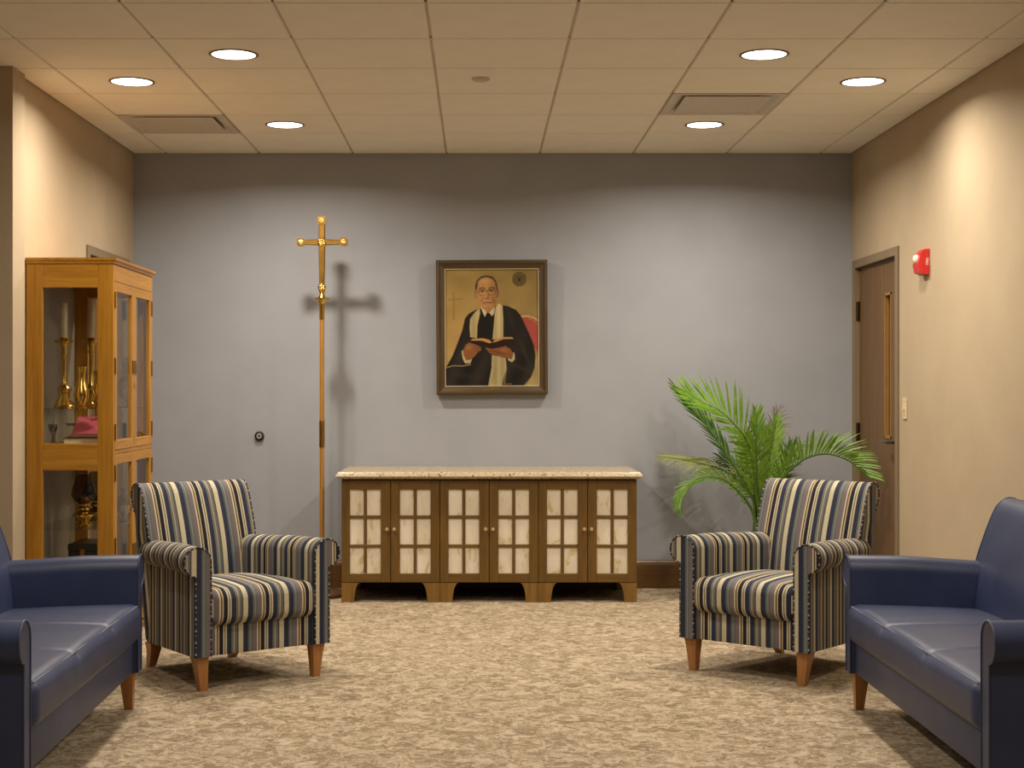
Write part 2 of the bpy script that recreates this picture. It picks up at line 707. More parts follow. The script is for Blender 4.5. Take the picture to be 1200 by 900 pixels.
for i in range(len(xs) - 1):
    for j in range(len(ys) - 1):
        x0, x1, y0, y1 = xs[i], xs[i + 1], ys[j], ys[j + 1]
        if y0 > YP0 and x1 < XL:
            continue
        if is_vent(x0, y0):
            continue
        if y0 >= YP0 and x0 < XL:
            x0 = XL
        a, b = (x1 - x0) / 2 - GAP, (y1 - y0) / 2 - GAP
        if a < 0.01 or b < 0.01:
            continue
        key = (round(a, 3), round(b, 3))
        loc = ((x0 + x1) / 2, (y0 + y1) / 2, CEIL)
        if key not in tcache:
            bm = bmesh.new()
            e = 0.005
            lo = [bm.verts.new(p) for p in ((-a + e, -b + e, 0), (a - e, -b + e, 0), (a - e, b - e, 0), (-a + e, b - e, 0))]
            mi = [bm.verts.new(p) for p in ((-a, -b, e), (a, -b, e), (a, b, e), (-a, b, e))]
            hi = [bm.verts.new(p) for p in ((-a, -b, 0.03), (a, -b, 0.03), (a, b, 0.03), (-a, b, 0.03))]
            bm.faces.new(lo)
            bm.faces.new(hi)
            for A, C in ((lo, mi), (mi, hi)):
                for k in range(4):
                    bm.faces.new((A[k], A[(k + 1) % 4], C[(k + 1) % 4], C[k]))
            tcache[key] = mk('ceiling_tile', bm, 'ceiling_tile', ceil, loc=loc)
        else:
            share('ceiling_tile', tcache[key], ceil, loc)
for x in xs[1:-1]:
    ye = YB if x > XL else YP0
    mk('grid_bar', B(x - 0.012, x + 0.012, YF, ye, CEIL + 0.008, CEIL + 0.028), 'grid_white', ceil)
for y in ys[1:-1]:
    mk('grid_bar', B(XNEAR if y < YP0 else XL, XR, y - 0.012, y + 0.012, CEIL + 0.008, CEIL + 0.028), 'grid_white', ceil)


# ---- doors
def door(name, side, y0, y1, zt, label, full=True):
    """side +1: on the right wall (room towards -x), -1: on the left wall"""
    xw = XR if side > 0 else XL
    s = side

    def X(d):          # d = distance behind the wall face
        return xw + s * d
    root = bpy.data.objects.new(name, None)
    COL.objects.link(root)
    root.location = (0, 0, 0)
    struct(root)
    root['label'] = label
    fw = 0.052

    def bx(d0, d1, ya, yb, za, zb, bev=0.0):
        a, b = sorted((X(d0), X(d1)))
        return B(a, b, ya, yb, za, zb, bev=bev)
    mk('frame_jamb', bx(-0.014, 0.10, y0, y0 + fw, 0, zt, 0.003), 'trim_taupe', root)
    mk('frame_jamb', bx(-0.014, 0.10, y1 - fw, y1, 0, zt, 0.003), 'trim_taupe', root)
    mk('frame_head', bx(-0.014, 0.10, y0 + fw, y1 - fw, zt - fw, zt, 0.003), 'trim_taupe', root)
    # leaf with an opening for the narrow light
    ly0, ly1, lz0, lz1 = y0 + 0.245, y0 + 0.395, 1.00, 1.875
    bm = bmesh.new()
    a, b = sorted((X(0.022), X(0.066)))
    ya, yb, za, zb = y0 + fw + 0.003, y1 - fw - 0.003, 0.008, zt - fw - 0.003
    box(bm, a, b, ya, ly0, za, zb)
    box(bm, a, b, ly1, yb, za, zb)
    box(bm, a, b, ly0, ly1, za, lz0)
    box(bm, a, b, ly0, ly1, lz1, zb)
    leaf = mk('door_leaf', bm, 'door_veneer', root)
    mk('glass_lite', bx(0.042, 0.048, ly0, ly1, lz0, lz1), 'glass_door_lite', leaf)
    bm = bmesh.new()
    for q in ((ly0, ly0 + 0.014, lz0, lz1), (ly1 - 0.014, ly1, lz0, lz1), (ly0, ly1, lz0, lz0 + 0.014), (ly0, ly1, lz1 - 0.014, lz1)):
        a, b = sorted((X(0.018), X(0.060)))
        box(bm, a, b, *q)
    mk('lite_bead', bm, 'door_bead', leaf)
    for hz in (1.80, 1.02, 0.25):
        mk('hinge', lathe(bmesh.new(), [(0.012, -0.06), (0.012, 0.06)], 10, (X(0.010), y1 - fw - 0.004, hz)), 'bronze_dark', root, 40)
    # lever handle and cylinder
    hy = y0 + fw + 0.065
    bm = lathe(bmesh.new(), [(0.028, X(0.022)), (0.028, X(0.012)), (0.011, X(0.010)), (0.011, X(-0.036))], 16, (0, hy, 0.985), 'x')
    tube(bm, [(X(-0.030), hy, 0.985), (X(-0.036), hy + 0.02, 0.985), (X(-0.038), hy + 0.065, 0.986), (X(-0.034), hy + 0.125, 0.984)],
         [0.012, 0.013, 0.012, 0.010], 10)
    mk('lever_handle', bm, 'steel', leaf, 40)
    mk('lock_cylinder', lathe(bmesh.new(), [(0.024, X(0.024)), (0.024, X(0.012)), (0.017, X(0.004)), (0.0, X(0.003))], 16, (0, hy, 1.09), 'x'),
       'steel', leaf, 40)
    mk('backdrop_panel', bx(0.102, 0.118, y0, y1, 0, zt), 'wall_tan', root)
    return root


door('door_1', 1, 8.693, 9.74, DZ, 'brown veneer door with a narrow glass light in the right wall')
door('door_2', -1, LD0, LD1, DZ, 'door in the left wall mostly hidden by the display cabinet')

# ================================================================== CEILING FITTINGS
lens_m = ring_m = None


def downlight(x, y, label, k=1.0):
    global lens_m, ring_m
    r = thing('downlight', label, 'ceiling light', (x, y, CEIL), 0, 'round ceiling downlights')
    if lens_m is None:
        ring_m = mk('trim_ring', lathe(bmesh.new(), [(0.114, 0.001), (0.114, -0.003), (0.108, -0.006), (0.101, -0.005), (0.099, 0.001)], 40), 'trim_taupe', r, 40)
        bm = bmesh.new()
        lathe(bm, [(0.0, -0.004), (0.060, -0.0035), (0.100, -0.002), (0.100, 0.001)], 40)
        lens_m = mk('lens', bm, 'lamp_lens', r, 40)
    else:
        share('trim_ring', ring_m, r, (0, 0, 0))
        share('lens', lens_m, r, (0, 0, 0))
    ld = bpy.data.lights.new('downlight_beam', 'AREA')
    ld.shape = 'DISK'
    ld.size = 0.13
    ld.spread = math.radians(160)
    ld.energy = LAMP_WATTS * k
    ld.color = LAMP_COLOR
    lo_ = bpy.data.objects.new('lamp', ld)
    COL.objects.link(lo_)
    lo_.location = (0, 0, -0.008)
    lo_.parent = r
    return r


downlight(-1.126, 6.903, 'round downlight on the left side of the ceiling, nearest the camera')
downlight(-1.735, 7.512, 'round downlight on the left side of the ceiling, next to the left wall', 0.72)
downlight(-1.126, 8.731, 'round downlight on the left side of the ceiling, above the cross', 1.22)
downlight(1.312, 6.903, 'round downlight on the right side of the ceiling, nearest the camera')
downlight(1.922, 7.512, 'round downlight on the right side of the ceiling, next to the right wall', 0.72)
downlight(1.312, 8.731, 'round downlight on the right side of the ceiling, just behind the air diffuser', 1.22)
for nm, yy, k in (('over the sofas', 4.464, 1.0), ('nearer than the sofas', 2.636, 0.6)):  # unseen lamps, added to brighten the near floor and ceiling
    downlight(-1.126, yy, 'round downlight added out of the picture for fill, left row, ' + nm, k)
    downlight(1.312, yy, 'round downlight added out of the picture for fill, right row, ' + nm, k)


def diffuser(x0, y0, label):
    c = TS / 2
    r = thing('air_diffuser', label, 'air vent', (x0 + c, y0 + c, CEIL), 0, 'square ceiling air diffusers')
    a = c - GAP
    bm = bmesh.new()
    rings = []
    for h, z in ((a, 0.012), (a, -0.002), (a - 0.03, -0.002), (a - 0.085, 0.024), (a - 0.11, 0.026), (a - 0.11, 0.028)):
        rings.append([bm.verts.new((sx * h, sy * h, z)) for sx, sy in ((-1, -1), (1, -1), (1, 1), (-1, 1))])
    for A, C in zip(rings, rings[1:]):
        for k in range(4):
            bm.faces.new((A[k], A[(k + 1) % 4], C[(k + 1) % 4], C[k]))
    mk('frame', bm, 'vent_grey', r)
    mk('throat', B(-a + 0.10, a - 0.10, -a + 0.10, a - 0.10, 0.026, 0.029), 'vent_dark', r)
    mk('centre_plate', B(-a + 0.072, a - 0.072, -a + 0.072, a - 0.072, -0.002, 0.002, bev=0.001), 'vent_grey', r)


diffuser(1.0077, 7.8168, 'square white air diffuser in the ceiling on the right')
diffuser(-2.0403, 8.4264, 'square white air diffuser in the ceiling on the left, by the blue-grey wall')
d = 1760 * 1.543 / 365
p = W(563.5, 92, d)
dt = thing('ceiling_sensor', 'small round cream disc on the middle of the ceiling', 'sensor', (p.x, p.y, CEIL))
mk('base', lathe(bmesh.new(), [(0.046, 0.001), (0.046, -0.006), (0.042, -0.008)], 28), 'vent_grey', dt, 40)
mk('cover', lathe(bmesh.new(), [(0.040, -0.008), (0.036, -0.013), (0.0, -0.016)], 28), 'vent_grey', dt, 40)

# ================================================================== SIDEBOARD: three cabinets under one granite top
YFR = 9.124                     # front face of the doors
CW = 0.5988                     # width of one unit
XC0 = (400 - CX) * YFR / F
ZF, ZT = 0.119, 0.752
pane_src = None


def foot_outline(w_, top, bot):
    """bracket foot: straight outer side at p=0, concave inner side"""
    pts = [(0.0, 0.0), (bot, 0.0)]
    for k in range(1, 9):
        a = k / 8
        pts.append((bot + (top - bot) * (1 - math.cos(a * PI / 2)), w_ * math.sin(a * PI / 2) if k < 8 else w_))
    pts.append((0.0, w_))
    return pts


knob_src = None


def cabinet(k, label):
    global pane_src, knob_src
    x0 = XC0 + k * CW
    r = thing('cabinet', label, 'cabinet', (x0 + CW / 2, YFR + 0.3, 0), 0, 'two-door cabinets under the granite top')
    h = CW / 2 - 0.0008
    yb0, yb1 = -0.3 + 0.021, YB - 0.024 - (YFR + 0.3)
    bm = bmesh.new()
    box(bm, -h, -h + 0.018, yb0, yb1, ZF, ZT)
    box(bm, h - 0.018, h, yb0, yb1, ZF, ZT)
    box(bm, -h + 0.018, h - 0.018, yb0, yb1, ZF, ZF + 0.018)
    box(bm, -h + 0.018, h - 0.018, yb0, yb1, ZT - 0.018, ZT)
    box(bm, -h + 0.018, h - 0.018, yb1 - 0.01, yb1, ZF + 0.018, ZT - 0.018)
    mk('carcass', bm, 'oak', r)
    # bracket feet (front pair show a curved inner edge), and plain rear pair
    for sgn in (-1, 1):
        bm = prism(bmesh.new(), foot_outline(ZF, 0.112, 0.076), lambda p, q, s: (sgn * (-h + p) * (-1) if False else sgn * (h - p), s, q), -0.3, -0.3 + 0.10)
        mk('foot', bm, 'oak_foot', r, 30)
        mk('foot', B(min(sgn * h, sgn * (h - 0.07)), max(sgn * h, sgn * (h - 0.07)), yb1 - 0.07, yb1, 0, ZF), 'oak', r)
    mk('rear_rail', B(-h + 0.07, h - 0.07, yb1 - 0.03, yb1 - 0.012, 0.03, ZF), 'oak_dark', r)
    dw = CW / 2
    for q in range(2):
        dx0 = -CW / 2 + q * dw + 0.0018
        dx1 = -CW / 2 + (q + 1) * dw - 0.0018
        D = bpy.data.objects.new('door', None)
        COL.objects.link(D)
        D.parent = r
        ya, yb = -0.3, -0.3 + 0.020
        # frame: stiles full height, rails and muntins between
        p0 = dx0 + (0.050 if q == 0 else 0.054)
        p1 = p0 + 0.187
        zr0, zr1 = 0.176, 0.687
        mk('stile', B(dx0, p0, ya, yb, ZF + 0.003, ZT - 0.011, bev=0.0015, segs=1), 'oak', D)
        mk('stile', B(p1, dx1, ya, yb, ZF + 0.003, ZT - 0.011, bev=0.0015, segs=1), 'oak', D)
        mk('rail', B(p0, p1, ya, yb, ZF + 0.003, zr0, bev=0.0015, segs=1), 'oak_x', D)
        mk('rail', B(p0, p1, ya, yb, zr1, ZT - 0.011, bev=0.0015, segs=1), 'oak_x', D)
        pw, ph, mu = 0.084, 0.157, 0.019
        for e in range(1, 3):
            zc = zr0 + e * ph + (e - 0.5) * mu + (e - 1) * 0.0 + 0.0
            mk('muntin', B(p0, p1, ya + 0.003, yb, zr0 + e * ph + (e - 1) * mu, zr0 + e * (ph + mu), bev=0.0012, segs=1), 'oak_x', D)
        mk('muntin', B(p0 + pw, p1 - pw, ya + 0.0035, yb, zr0, zr1, bev=0.0012, segs=1), 'oak', D)
        for cx_ in range(2):
            for rz_ in range(3):
                loc = (p0 + pw / 2 + cx_ * (pw + mu), -0.3 + 0.013, zr0 + ph / 2 + rz_ * (ph + mu))
                if pane_src is None:
                    pane_src = mk('pane', B(-pw / 2 - 0.002, pw / 2 + 0.002, -0.002, 0.002, -ph / 2 - 0.002, ph / 2 + 0.002), 'opal_glass', D, loc=loc)
                else:
                    share('pane', pane_src, D, loc)
        kx = dx1 - 0.020 if q == 0 else dx0 + 0.020
        kl = (kx, -0.3, 0.446)
        if knob_src is None:
            knob_src = mk('knob', lathe(bmesh.new(), [(0.0075, 0.0), (0.0055, -0.004), (0.0048, -0.012), (0.009, -0.016), (0.0115, -0.021), (0.0095, -0.026), (0.0, -0.028)], 16, axis='y'),
                          'knob_metal', D, 40, loc=kl)
        else:
            share('knob', knob_src, D, kl)
    return r


cabinet(0, 'left cabinet of the three under the granite top, nearest the cross')
cabinet(1, 'middle cabinet of the three under the granite top, below the portrait')
cabinet(2, 'right cabinet of the three under the granite top, nearest the palm')
# granite slab with moulded front and side edges
bm = bmesh.new()
zx0, zx1, zy0, zy1 = (393 - CX) * 9.085 / F, (753.5 - CX) * 9.085 / F, 9.082, YB - 0.002
rings = []
for ins, z in ((0.022, ZT), (0.018, ZT + 0.006), (0.003, ZT + 0.010), (0.0, ZT + 0.016), (0.001, ZT + 0.020), (0.010, ZT + 0.034), (0.016, ZT + 0.040), (0.024, ZT + 0.042)):
    rings.append([bm.verts.new(p) for p in ((zx0 + ins, zy0 + ins, z), (zx1 - ins, zy0 + ins, z), (zx1 - ins, zy1, z), (zx0 + ins, zy1, z))])
for A, C in zip(rings, rings[1:]):
    for k in range(4):
        bm.faces.new((A[k], A[(k + 1) % 4], C[(k + 1) % 4], C[k]))
bm.faces.new(rings[0])
bm.faces.new(rings[-1])
tag(mk('granite_top', bm, 'granite'), 'long cream speckled granite top lying across the three cabinets', 'countertop')

# ================================================================== PORTRAIT
def canvas_colours(nx, ny, ss=3):
    """paint the portrait on an nx x ny grid, coordinates of the sketch: x 108..622, y 105..740"""
    X = np.linspace(108, 622, nx)
    Y = np.linspace(105, 740, ny)
    sx, sy = (514 / (nx - 1)), (635 / (ny - 1))
    acc = np.zeros((ny, nx, 3))
    rs = np.random.RandomState(3)

    def inside(poly, gx, gy):
        r = np.zeros(gx.shape, bool)
        n = len(poly)
        for i in range(n):
            xa, ya = poly[i]
            xb, yb = poly[(i + 1) % n]
            if ya == yb:
                continue
            cnd = ((ya > gy) != (yb > gy)) & (gx < (xb - xa) * (gy - ya) / (yb - ya) + xa)
            r ^= cnd
        return r
    for a in range(ss):
        for b in range(ss):
            gx, gy = np.meshgrid(X + ((a + 0.5) / ss - 0.5) * sx, Y + ((b + 0.5) / ss - 0.5) * sy)
            im = np.zeros(gx.shape + (3,))
            # backdrop
            u, v = (gx - 108) / 514, (gy - 105) / 635
            br = 1.0 - 0.22 * np.clip(u - 0.35, 0, 1) - 0.12 * np.clip(0.25 - v, 0, 1) * 2
            br += 0.03 * np.sin(gx * 0.03 + 2 * np.sin(gy * 0.02)) + 0.02 * np.sin(gy * 0.045 + gx * 0.01)
            im[:] = np.array((178, 148, 86))
            im *= br[..., None]

            def fill(poly, col, shade=None):
                m = inside(poly, gx, gy)
                c = np.array(col, float) * np.ones(gx.shape + (1,))
                if shade is not None:
                    c = c * shade[..., None]
                im[m] = c[m]

            def ell(cx, cy, rx, ry, col, shade=None):
                m = ((gx - cx) / rx) ** 2 + ((gy - cy) / ry) ** 2 < 1
                c = np.array(col, float) * np.ones(gx.shape + (1,))
                if shade is not None:
                    c = c * shade[..., None]
                im[m] = c[m]

            def ring(cx, cy, r0, r1, col, k=1.0, asp=1.0):
                q = np.sqrt((gx - cx) ** 2 + ((gy - cy) / asp) ** 2)
                m = (q > r0) & (q < r1)
                im[m] = im[m] * (1 - k) + np.array(col) * k

            def soft(cx, cy, rx, ry, col, k, ang=0.0):
                dx, dy = gx - cx, gy - cy
                ca, sa = math.cos(ang), math.sin(ang)
                ex, ey = (dx * ca + dy * sa) / rx, (-dx * sa + dy * ca) / ry
                wgt = np.exp(-(ex ** 2 + ey ** 2)) * k
                im[:] = im * (1 - wgt[..., None]) + np.array(col) * wgt[..., None]

            def line(pts, wd, col, k=1.0):
                for (xa, ya), (xb, yb) in zip(pts, pts[1:]):
                    L2 = (xb - xa) ** 2 + (yb - ya) ** 2
                    tt = np.clip(((gx - xa) * (xb - xa) + (gy - ya) * (yb - ya)) / L2, 0, 1)
                    q = np.hypot(gx - xa - tt * (xb - xa), gy - ya - tt * (yb - ya))
                    m = q < wd / 2
                    im[m] = im[m] * (1 - k) + np.array(col) * k
            soft(180, 480, 120, 120, (196, 156, 92), 0.5)
            soft(200, 160, 90, 30, (150, 120, 66), 0.4)
            line([(157, 235), (157, 375)], 12, (150, 116, 62), 0.6)
            line([(128, 272), (205, 266)], 9, (150, 116, 62), 0.6)
            # seal
            ell(516, 162, 37, 38, (112, 92, 52))
            ring(516, 162, 33, 38, (66, 56, 36))
            ring(516, 162, 20, 25, (72, 60, 40))
            for k in range(24):
                an = k * PI / 12
                ell(516 + 29 * math.cos(an), 162 + 29 * math.sin(an), 2.2, 2.2, (150, 128, 80))
            ell(516, 164, 9, 11, (60, 50, 36))
            line([(504, 152), (516, 158), (528, 152)], 3.5, (60, 50, 36))
            # chair
            fill([(520, 362), (560, 360), (600, 376), (622, 396), (622, 560), (580, 520), (548, 430)], (172, 78, 66))
            line([(515, 366), (560, 361), (596, 372), (622, 392)], 7, (206, 178, 130))
            line([(560, 372), (600, 388), (616, 410)], 3, (204, 160, 120), 0.7)
            fill([(552, 740), (585, 690), (604, 600), (622, 540), (622, 740)], (178, 160, 102))
            soft(600, 660, 10, 60, (140, 110, 70), 0.5)
            # robe
            robe = [(112, 740), (112, 640), (150, 572), (175, 510), (202, 440), (218, 372), (240, 346), (300, 316), (340, 340), (400, 298), (455, 308), (498, 328),
                    (522, 356), (548, 412), (575, 470), (594, 520), (602, 570), (598, 640), (578, 690), (548, 726), (535, 740)]
            sh = 1.0 + 0.35 * np.sin(gx * 0.045 + gy * 0.02) * np.clip((gy - 380) / 300, 0, 1)
            fill(robe, (34, 29, 24), sh)
            soft(200, 560, 40, 14, (66, 58, 46), 0.5, -0.9)
            soft(545, 560, 60, 12, (72, 62, 50), 0.5, 1.2)
            soft(520, 640, 60, 12, (64, 56, 44), 0.45, 0.4)
            soft(470, 380, 16, 60, (60, 52, 40), 0.45, -0.3)
            soft(200, 680, 80, 14, (62, 54, 42), 0.4, 0.1)
            line([(113, 640), (150, 628), (205, 630), (246, 622)], 6, (150, 132, 90))
            # vest
            fill([(288, 340), (318, 352), (345, 372), (378, 345), (372, 480), (282, 480)], (27, 22, 18))
            # stole
            stole_s = 1.0 + 0.06 * np.sin(gx * 0.16) - 0.10 * np.clip((gy - 330) / 200, 0, 1)
            fill([(300, 314), (268, 344), (246, 376), (243, 420), (246, 474), (283, 480), (286, 410), (302, 345)], (196, 176, 124), stole_s)
            fill([(386, 312), (402, 293), (424, 304), (428, 380), (427, 482), (368, 488), (376, 404), (380, 350)], (206, 186, 134), stole_s)
            fill([(364, 570), (440, 588), (444, 640), (430, 690), (418, 740), (342, 740), (352, 690), (362, 640)], (196, 176, 128), stole_s)
            line([(444, 642), (436, 690), (430, 738)], 5, (150, 128, 88))
            soft(372, 690, 8, 60, (150, 130, 88), 0.5, 0.15)
            # neck and collar
            fill([(306, 280), (385, 280), (382, 330), (345, 350), (310, 330)], (166, 120, 72))
            fill([(303, 312), (312, 306), (338, 342), (326, 366)], (216, 202, 166))
            fill([(381, 312), (372, 318), (350, 342), (366, 362), (378, 345)], (208, 194, 158))
            fill([(336, 344), (352, 344), (352, 364), (340, 366)], (20, 17, 15))
            # head
            ell(279, 240, 9, 24, (168, 118, 72))
            ell(397, 236, 8, 24, (140, 96, 60))
            hs = 1.06 - 0.30 * np.clip((gx - 340) / 60, 0, 1) ** 1.5 - 0.12 * np.clip((300 - gx) / 30, 0, 1)
            ell(336, 205, 60, 66, (186, 138, 84), hs)
            fill([(277, 205), (280, 262), (292, 292), (312, 318), (338, 332), (364, 324), (384, 298), (395, 256), (397, 205)], (188, 138, 86), hs)
            # hair
            fill([(276, 230), (274, 195), (284, 165), (305, 146), (336, 139), (370, 146), (390, 170), (397, 200), (396, 232), (389, 212),
                  (384, 180), (368, 160), (336, 150), (306, 158), (290, 178), (286, 210)], (84, 68, 46))
            soft(325, 172, 30, 12, (216, 172, 116), 0.6)
            # face
            soft(314, 222, 15, 6, (88, 58, 36), 0.75)
            soft(363, 220, 15, 6, (84, 56, 36), 0.75)
            line([(298, 212), (314, 206), (328, 212)], 5, (80, 58, 36), 0.8)
            line([(350, 210), (364, 204), (382, 210)], 5, (78, 56, 34), 0.8)
            ell(314, 227, 5, 4, (34, 24, 18))
            ell(363, 225, 5, 4, (34, 24, 18))
            ring(314, 230, 18.5, 21.5, (96, 76, 46), 0.8)
            ring(364, 228, 18.5, 21.5, (90, 70, 42), 0.8)
            line([(334, 226), (344, 225)], 3, (96, 76, 46))
            line([(294, 228), (280, 232)], 3, (96, 76, 46))
            soft(330, 245, 7, 22, (210, 160, 106), 0.6)
            soft(346, 250, 6, 18, (134, 88, 54), 0.7)
            soft(338, 264, 12, 4, (118, 74, 48), 0.7)
            line([(320, 290), (338, 287), (360, 289), (368, 286)], 5, (116, 58, 44), 0.9)
            soft(342, 298, 18, 4, (176, 112, 80), 0.6)
            soft(312, 275, 7, 18, (150, 102, 62), 0.5, 0.4)
            soft(374, 275, 7, 18, (120, 78, 48), 0.6, -0.4)
            soft(342, 318, 26, 8, (150, 104, 64), 0.5)
            # cuffs, hands, book
            fill([(198, 552), (210, 540), (222, 590), (256, 592), (246, 616), (216, 616), (204, 590)], (194, 178, 132))
            fill([(452, 556), (488, 560), (490, 596), (474, 612), (452, 600)], (190, 174, 130))
            fill([(206, 545), (222, 516), (240, 502), (270, 512), (304, 528), (306, 546), (288, 556), (268, 580), (244, 598), (222, 598), (210, 574)], (146, 92, 52))
            fill([(326, 530), (400, 532), (440, 522), (466, 540), (482, 566), (472, 596), (440, 586), (400, 578), (352, 562)], (138, 84, 46))
            for k in range(3):
                line([(262 + k * 3, 524 + k * 13), (302, 534 + k * 7)], 3, (92, 52, 30), 0.8)
                line([(350 + k * 18, 546 + k * 7), (400 + k * 18, 552 + k * 7)], 3, (90, 52, 30), 0.7)
            soft(236, 530, 16, 14, (186, 128, 80), 0.6)
            soft(430, 545, 22, 10, (176, 116, 70), 0.6)
            fill([(244, 490), (300, 484), (360, 508), (425, 484), (484, 484), (474, 512), (430, 524), (366, 538), (310, 526), (250, 506)], (40, 22, 16))
            fill([(246, 492), (262, 482), (318, 480), (352, 490), (364, 504), (352, 508), (310, 494)], (206, 150, 84))
            fill([(366, 506), (380, 488), (430, 474), (474, 474), (484, 484), (430, 486), (388, 500)], (196, 138, 78))
            line([(470, 728), (440, 730)], 8, (150, 90, 70), 0.8)
            acc += im
    acc /= ss * ss
    acc += rs.normal(0, 2.2, acc.shape)
    acc = np.clip(acc * 0.86, 0, 255) / 255
    return np.where(acc <= 0.04045, acc / 12.92, ((acc + 0.055) / 1.055) ** 2.4)


PW, PH = 0.722, 0.874
pc = W(576.8, 384, YB)
por = thing('portrait', 'framed portrait painting of a person in black robe holding an open book', 'painting', (pc.x, YB - 0.002, pc.z - PH / 2))
por.rotation_euler = (math.radians(1.0), math.radians(-0.3), 0)
fwid = 0.056
prof = [(0.0, 0.0), (0.0, -0.040), (0.006, -0.048), (0.018, -0.050), (0.026, -0.042), (0.040, -0.036), (0.050, -0.034), (fwid, -0.028), (fwid, 0.0)]
corners = [(-PW / 2, 0), (PW / 2, 0), (PW / 2, PH), (-PW / 2, PH)]
dirs = [(1, 1), (-1, 1), (-1, -1), (1, -1)]
for k in range(4):
    bm = bmesh.new()
    A = [bm.verts.new((corners[k][0] + dirs[k][0] * p, q - 0.012, corners[k][1] + dirs[k][1] * p)) for p, q in prof]
    k2 = (k + 1) % 4
    C = [bm.verts.new((corners[k2][0] + dirs[k2][0] * p, q - 0.012, corners[k2][1] + dirs[k2][1] * p)) for p, q in prof]
    n = len(prof)
    for i in range(n):
        bm.faces.new((A[i], A[(i + 1) % n], C[(i + 1) % n], C[i]))
    bm.faces.new(A)
    bm.faces.new(list(reversed(C)))
    mk('frame_rail', bm, 'frame_walnut_x' if k % 2 == 0 else 'frame_walnut', por, 35)
bm = bmesh.new()
e = fwid - 0.004
for q in ((-PW / 2 + e, -PW / 2 + e + 0.007, e, PH - e), (PW / 2 - e - 0.007, PW / 2 - e, e, PH - e)):
    box(bm, q[0], q[1], -0.040, -0.022, q[2], q[3])
for q in ((e, e + 0.007), (PH - e - 0.007, PH - e)):
    box(bm, -PW / 2 + e, PW / 2 - e, -0.040, -0.022, q[0], q[1])
mk('inner_slip', bm, 'paper', por)
NX, NY = 200, 246
cw_, ch_ = PW - 2 * fwid + 0.0, PH - 2 * fwid
cols = canvas_colours(NX, NY)
vs, fs = [], []
for j in range(NY):
    for i in range(NX):
        vs.append((-cw_ / 2 + cw_ * i / (NX - 1), -0.030, PH - fwid - ch_ * j / (NY - 1)))
for j in range(NY - 1):
    for i in range(NX - 1):
        q = j * NX + i
        fs.append((q, q + NX, q + NX + 1, q + 1))
# back of the canvas board
nb = len(vs)
vs += [(-cw_ / 2, -0.022, PH - fwid), (cw_ / 2, -0.022, PH - fwid), (cw_ / 2, -0.022, fwid), (-cw_ / 2, -0.022, fwid)]
fs.append((nb, nb + 1, nb + 2, nb + 3))
me = bpy.data.meshes.new('canvas')
me.from_pydata(vs, [], fs)
ca = me.color_attributes.new('paint', 'FLOAT_COLOR', 'POINT')
arr = np.ones((len(vs), 4), np.float32)
arr[:NX * NY, :3] = cols.reshape(-1, 3)
arr[NX * NY:, :3] = 0.2
ca.data.foreach_set('color', arr.ravel())
me.materials.append(M['painted_canvas'])
o = bpy.data.objects.new('canvas', me)
COL.objects.link(o)
o.parent = por
o['label'] = 'oil painting on canvas of a person in robe and stole'
mk('name_plate', B(-0.052, 0.052, -0.052, -0.046, 0.030, 0.046, bev=0.001, segs=1), 'brass_relief', por)

# ================================================================== PROCESSIONAL CROSS
pd = 9.40
pb = W(377.3, 457, pd)
PX = pd / F                     # metres per pixel at the cross
cr = thing('processional_cross', 'tall brass processional cross on a slender wooden staff', 'cross', (pb.x, pd, 0))


def zc(py):
    return HC + (CY - py) * PX


mk('stand_base', lathe(bmesh.new(), [(0.15, 0.0), (0.15, 0.02), (0.13, 0.035), (0.05, 0.05), (0.028, 0.07), (0.024, 0.13), (0.020, 0.16)], 32), 'oak_dark', cr, 35)
mk('staff', lathe(bmesh.new(), [(0.0145, 0.13), (0.0145, 0.9), (0.0140, zc(374))], 16), 'staff_wood', cr, 40)
mk('staff_ferrule', lathe(bmesh.new(), [(0.0165, zc(524)), (0.0172, zc(523)), (0.0172, zc(494)), (0.0165, zc(493))], 16), 'brass_satin', cr, 40)
mk('socket', lathe(bmesh.new(), [(0.0165, zc(374)), (0.0165, zc(357)), (0.018, zc(356)), (0.030, zc(353)), (0.048, zc(350.5)), (0.049, zc(349.5)), (0.030, zc(350)),
                                 (0.020, zc(347)), (0.014, zc(344)), (0.022, zc(341.5)), (0.012, zc(340)), (0.0, zc(339))], 28), 'brass', cr, 40)


def bar(bm, p0, w0, p1, w1, axis, dep=0.011):
    """tapered cross limb with a raised ridge"""
    pts = []
    for s, w_ in ((p0, w0), (p1, w1)):
        ring = [(-w_, 0), (-w_ * 0.75, -dep), (w_ * 0.75, -dep), (w_, 0), (w_ * 0.75, dep), (-w_ * 0.75, dep)]
        pts.append([bm.verts.new((q, d_, s) if axis == 'z' else (s, d_, q - 0 + Z0)) for q, d_ in ring])
    A, C = pts
    n = 6
    for i in range(n):
        bm.faces.new((A[i], A[(i + 1) % n], C[(i + 1) % n], C[i]))
    bm.faces.new(A)
    bm.faces.new(list(reversed(C)))


Z0 = zc(284)
bm = bmesh.new()
bar(bm, zc(338), 0.0165, Z0, 0.0215, 'z')
mk('lower_limb', bm, 'brass_satin', cr)
bm = bmesh.new()
bar(bm, Z0, 0.0215, zc(259), 0.018, 'z')
mk('upper_limb', bm, 'brass_satin', cr)
for sgn in (-1, 1):
    bm = bmesh.new()
    bar(bm, 0, 0.0205, sgn * 0.145, 0.0135, 'x')
    mk('side_limb', bm, 'brass_satin', cr)


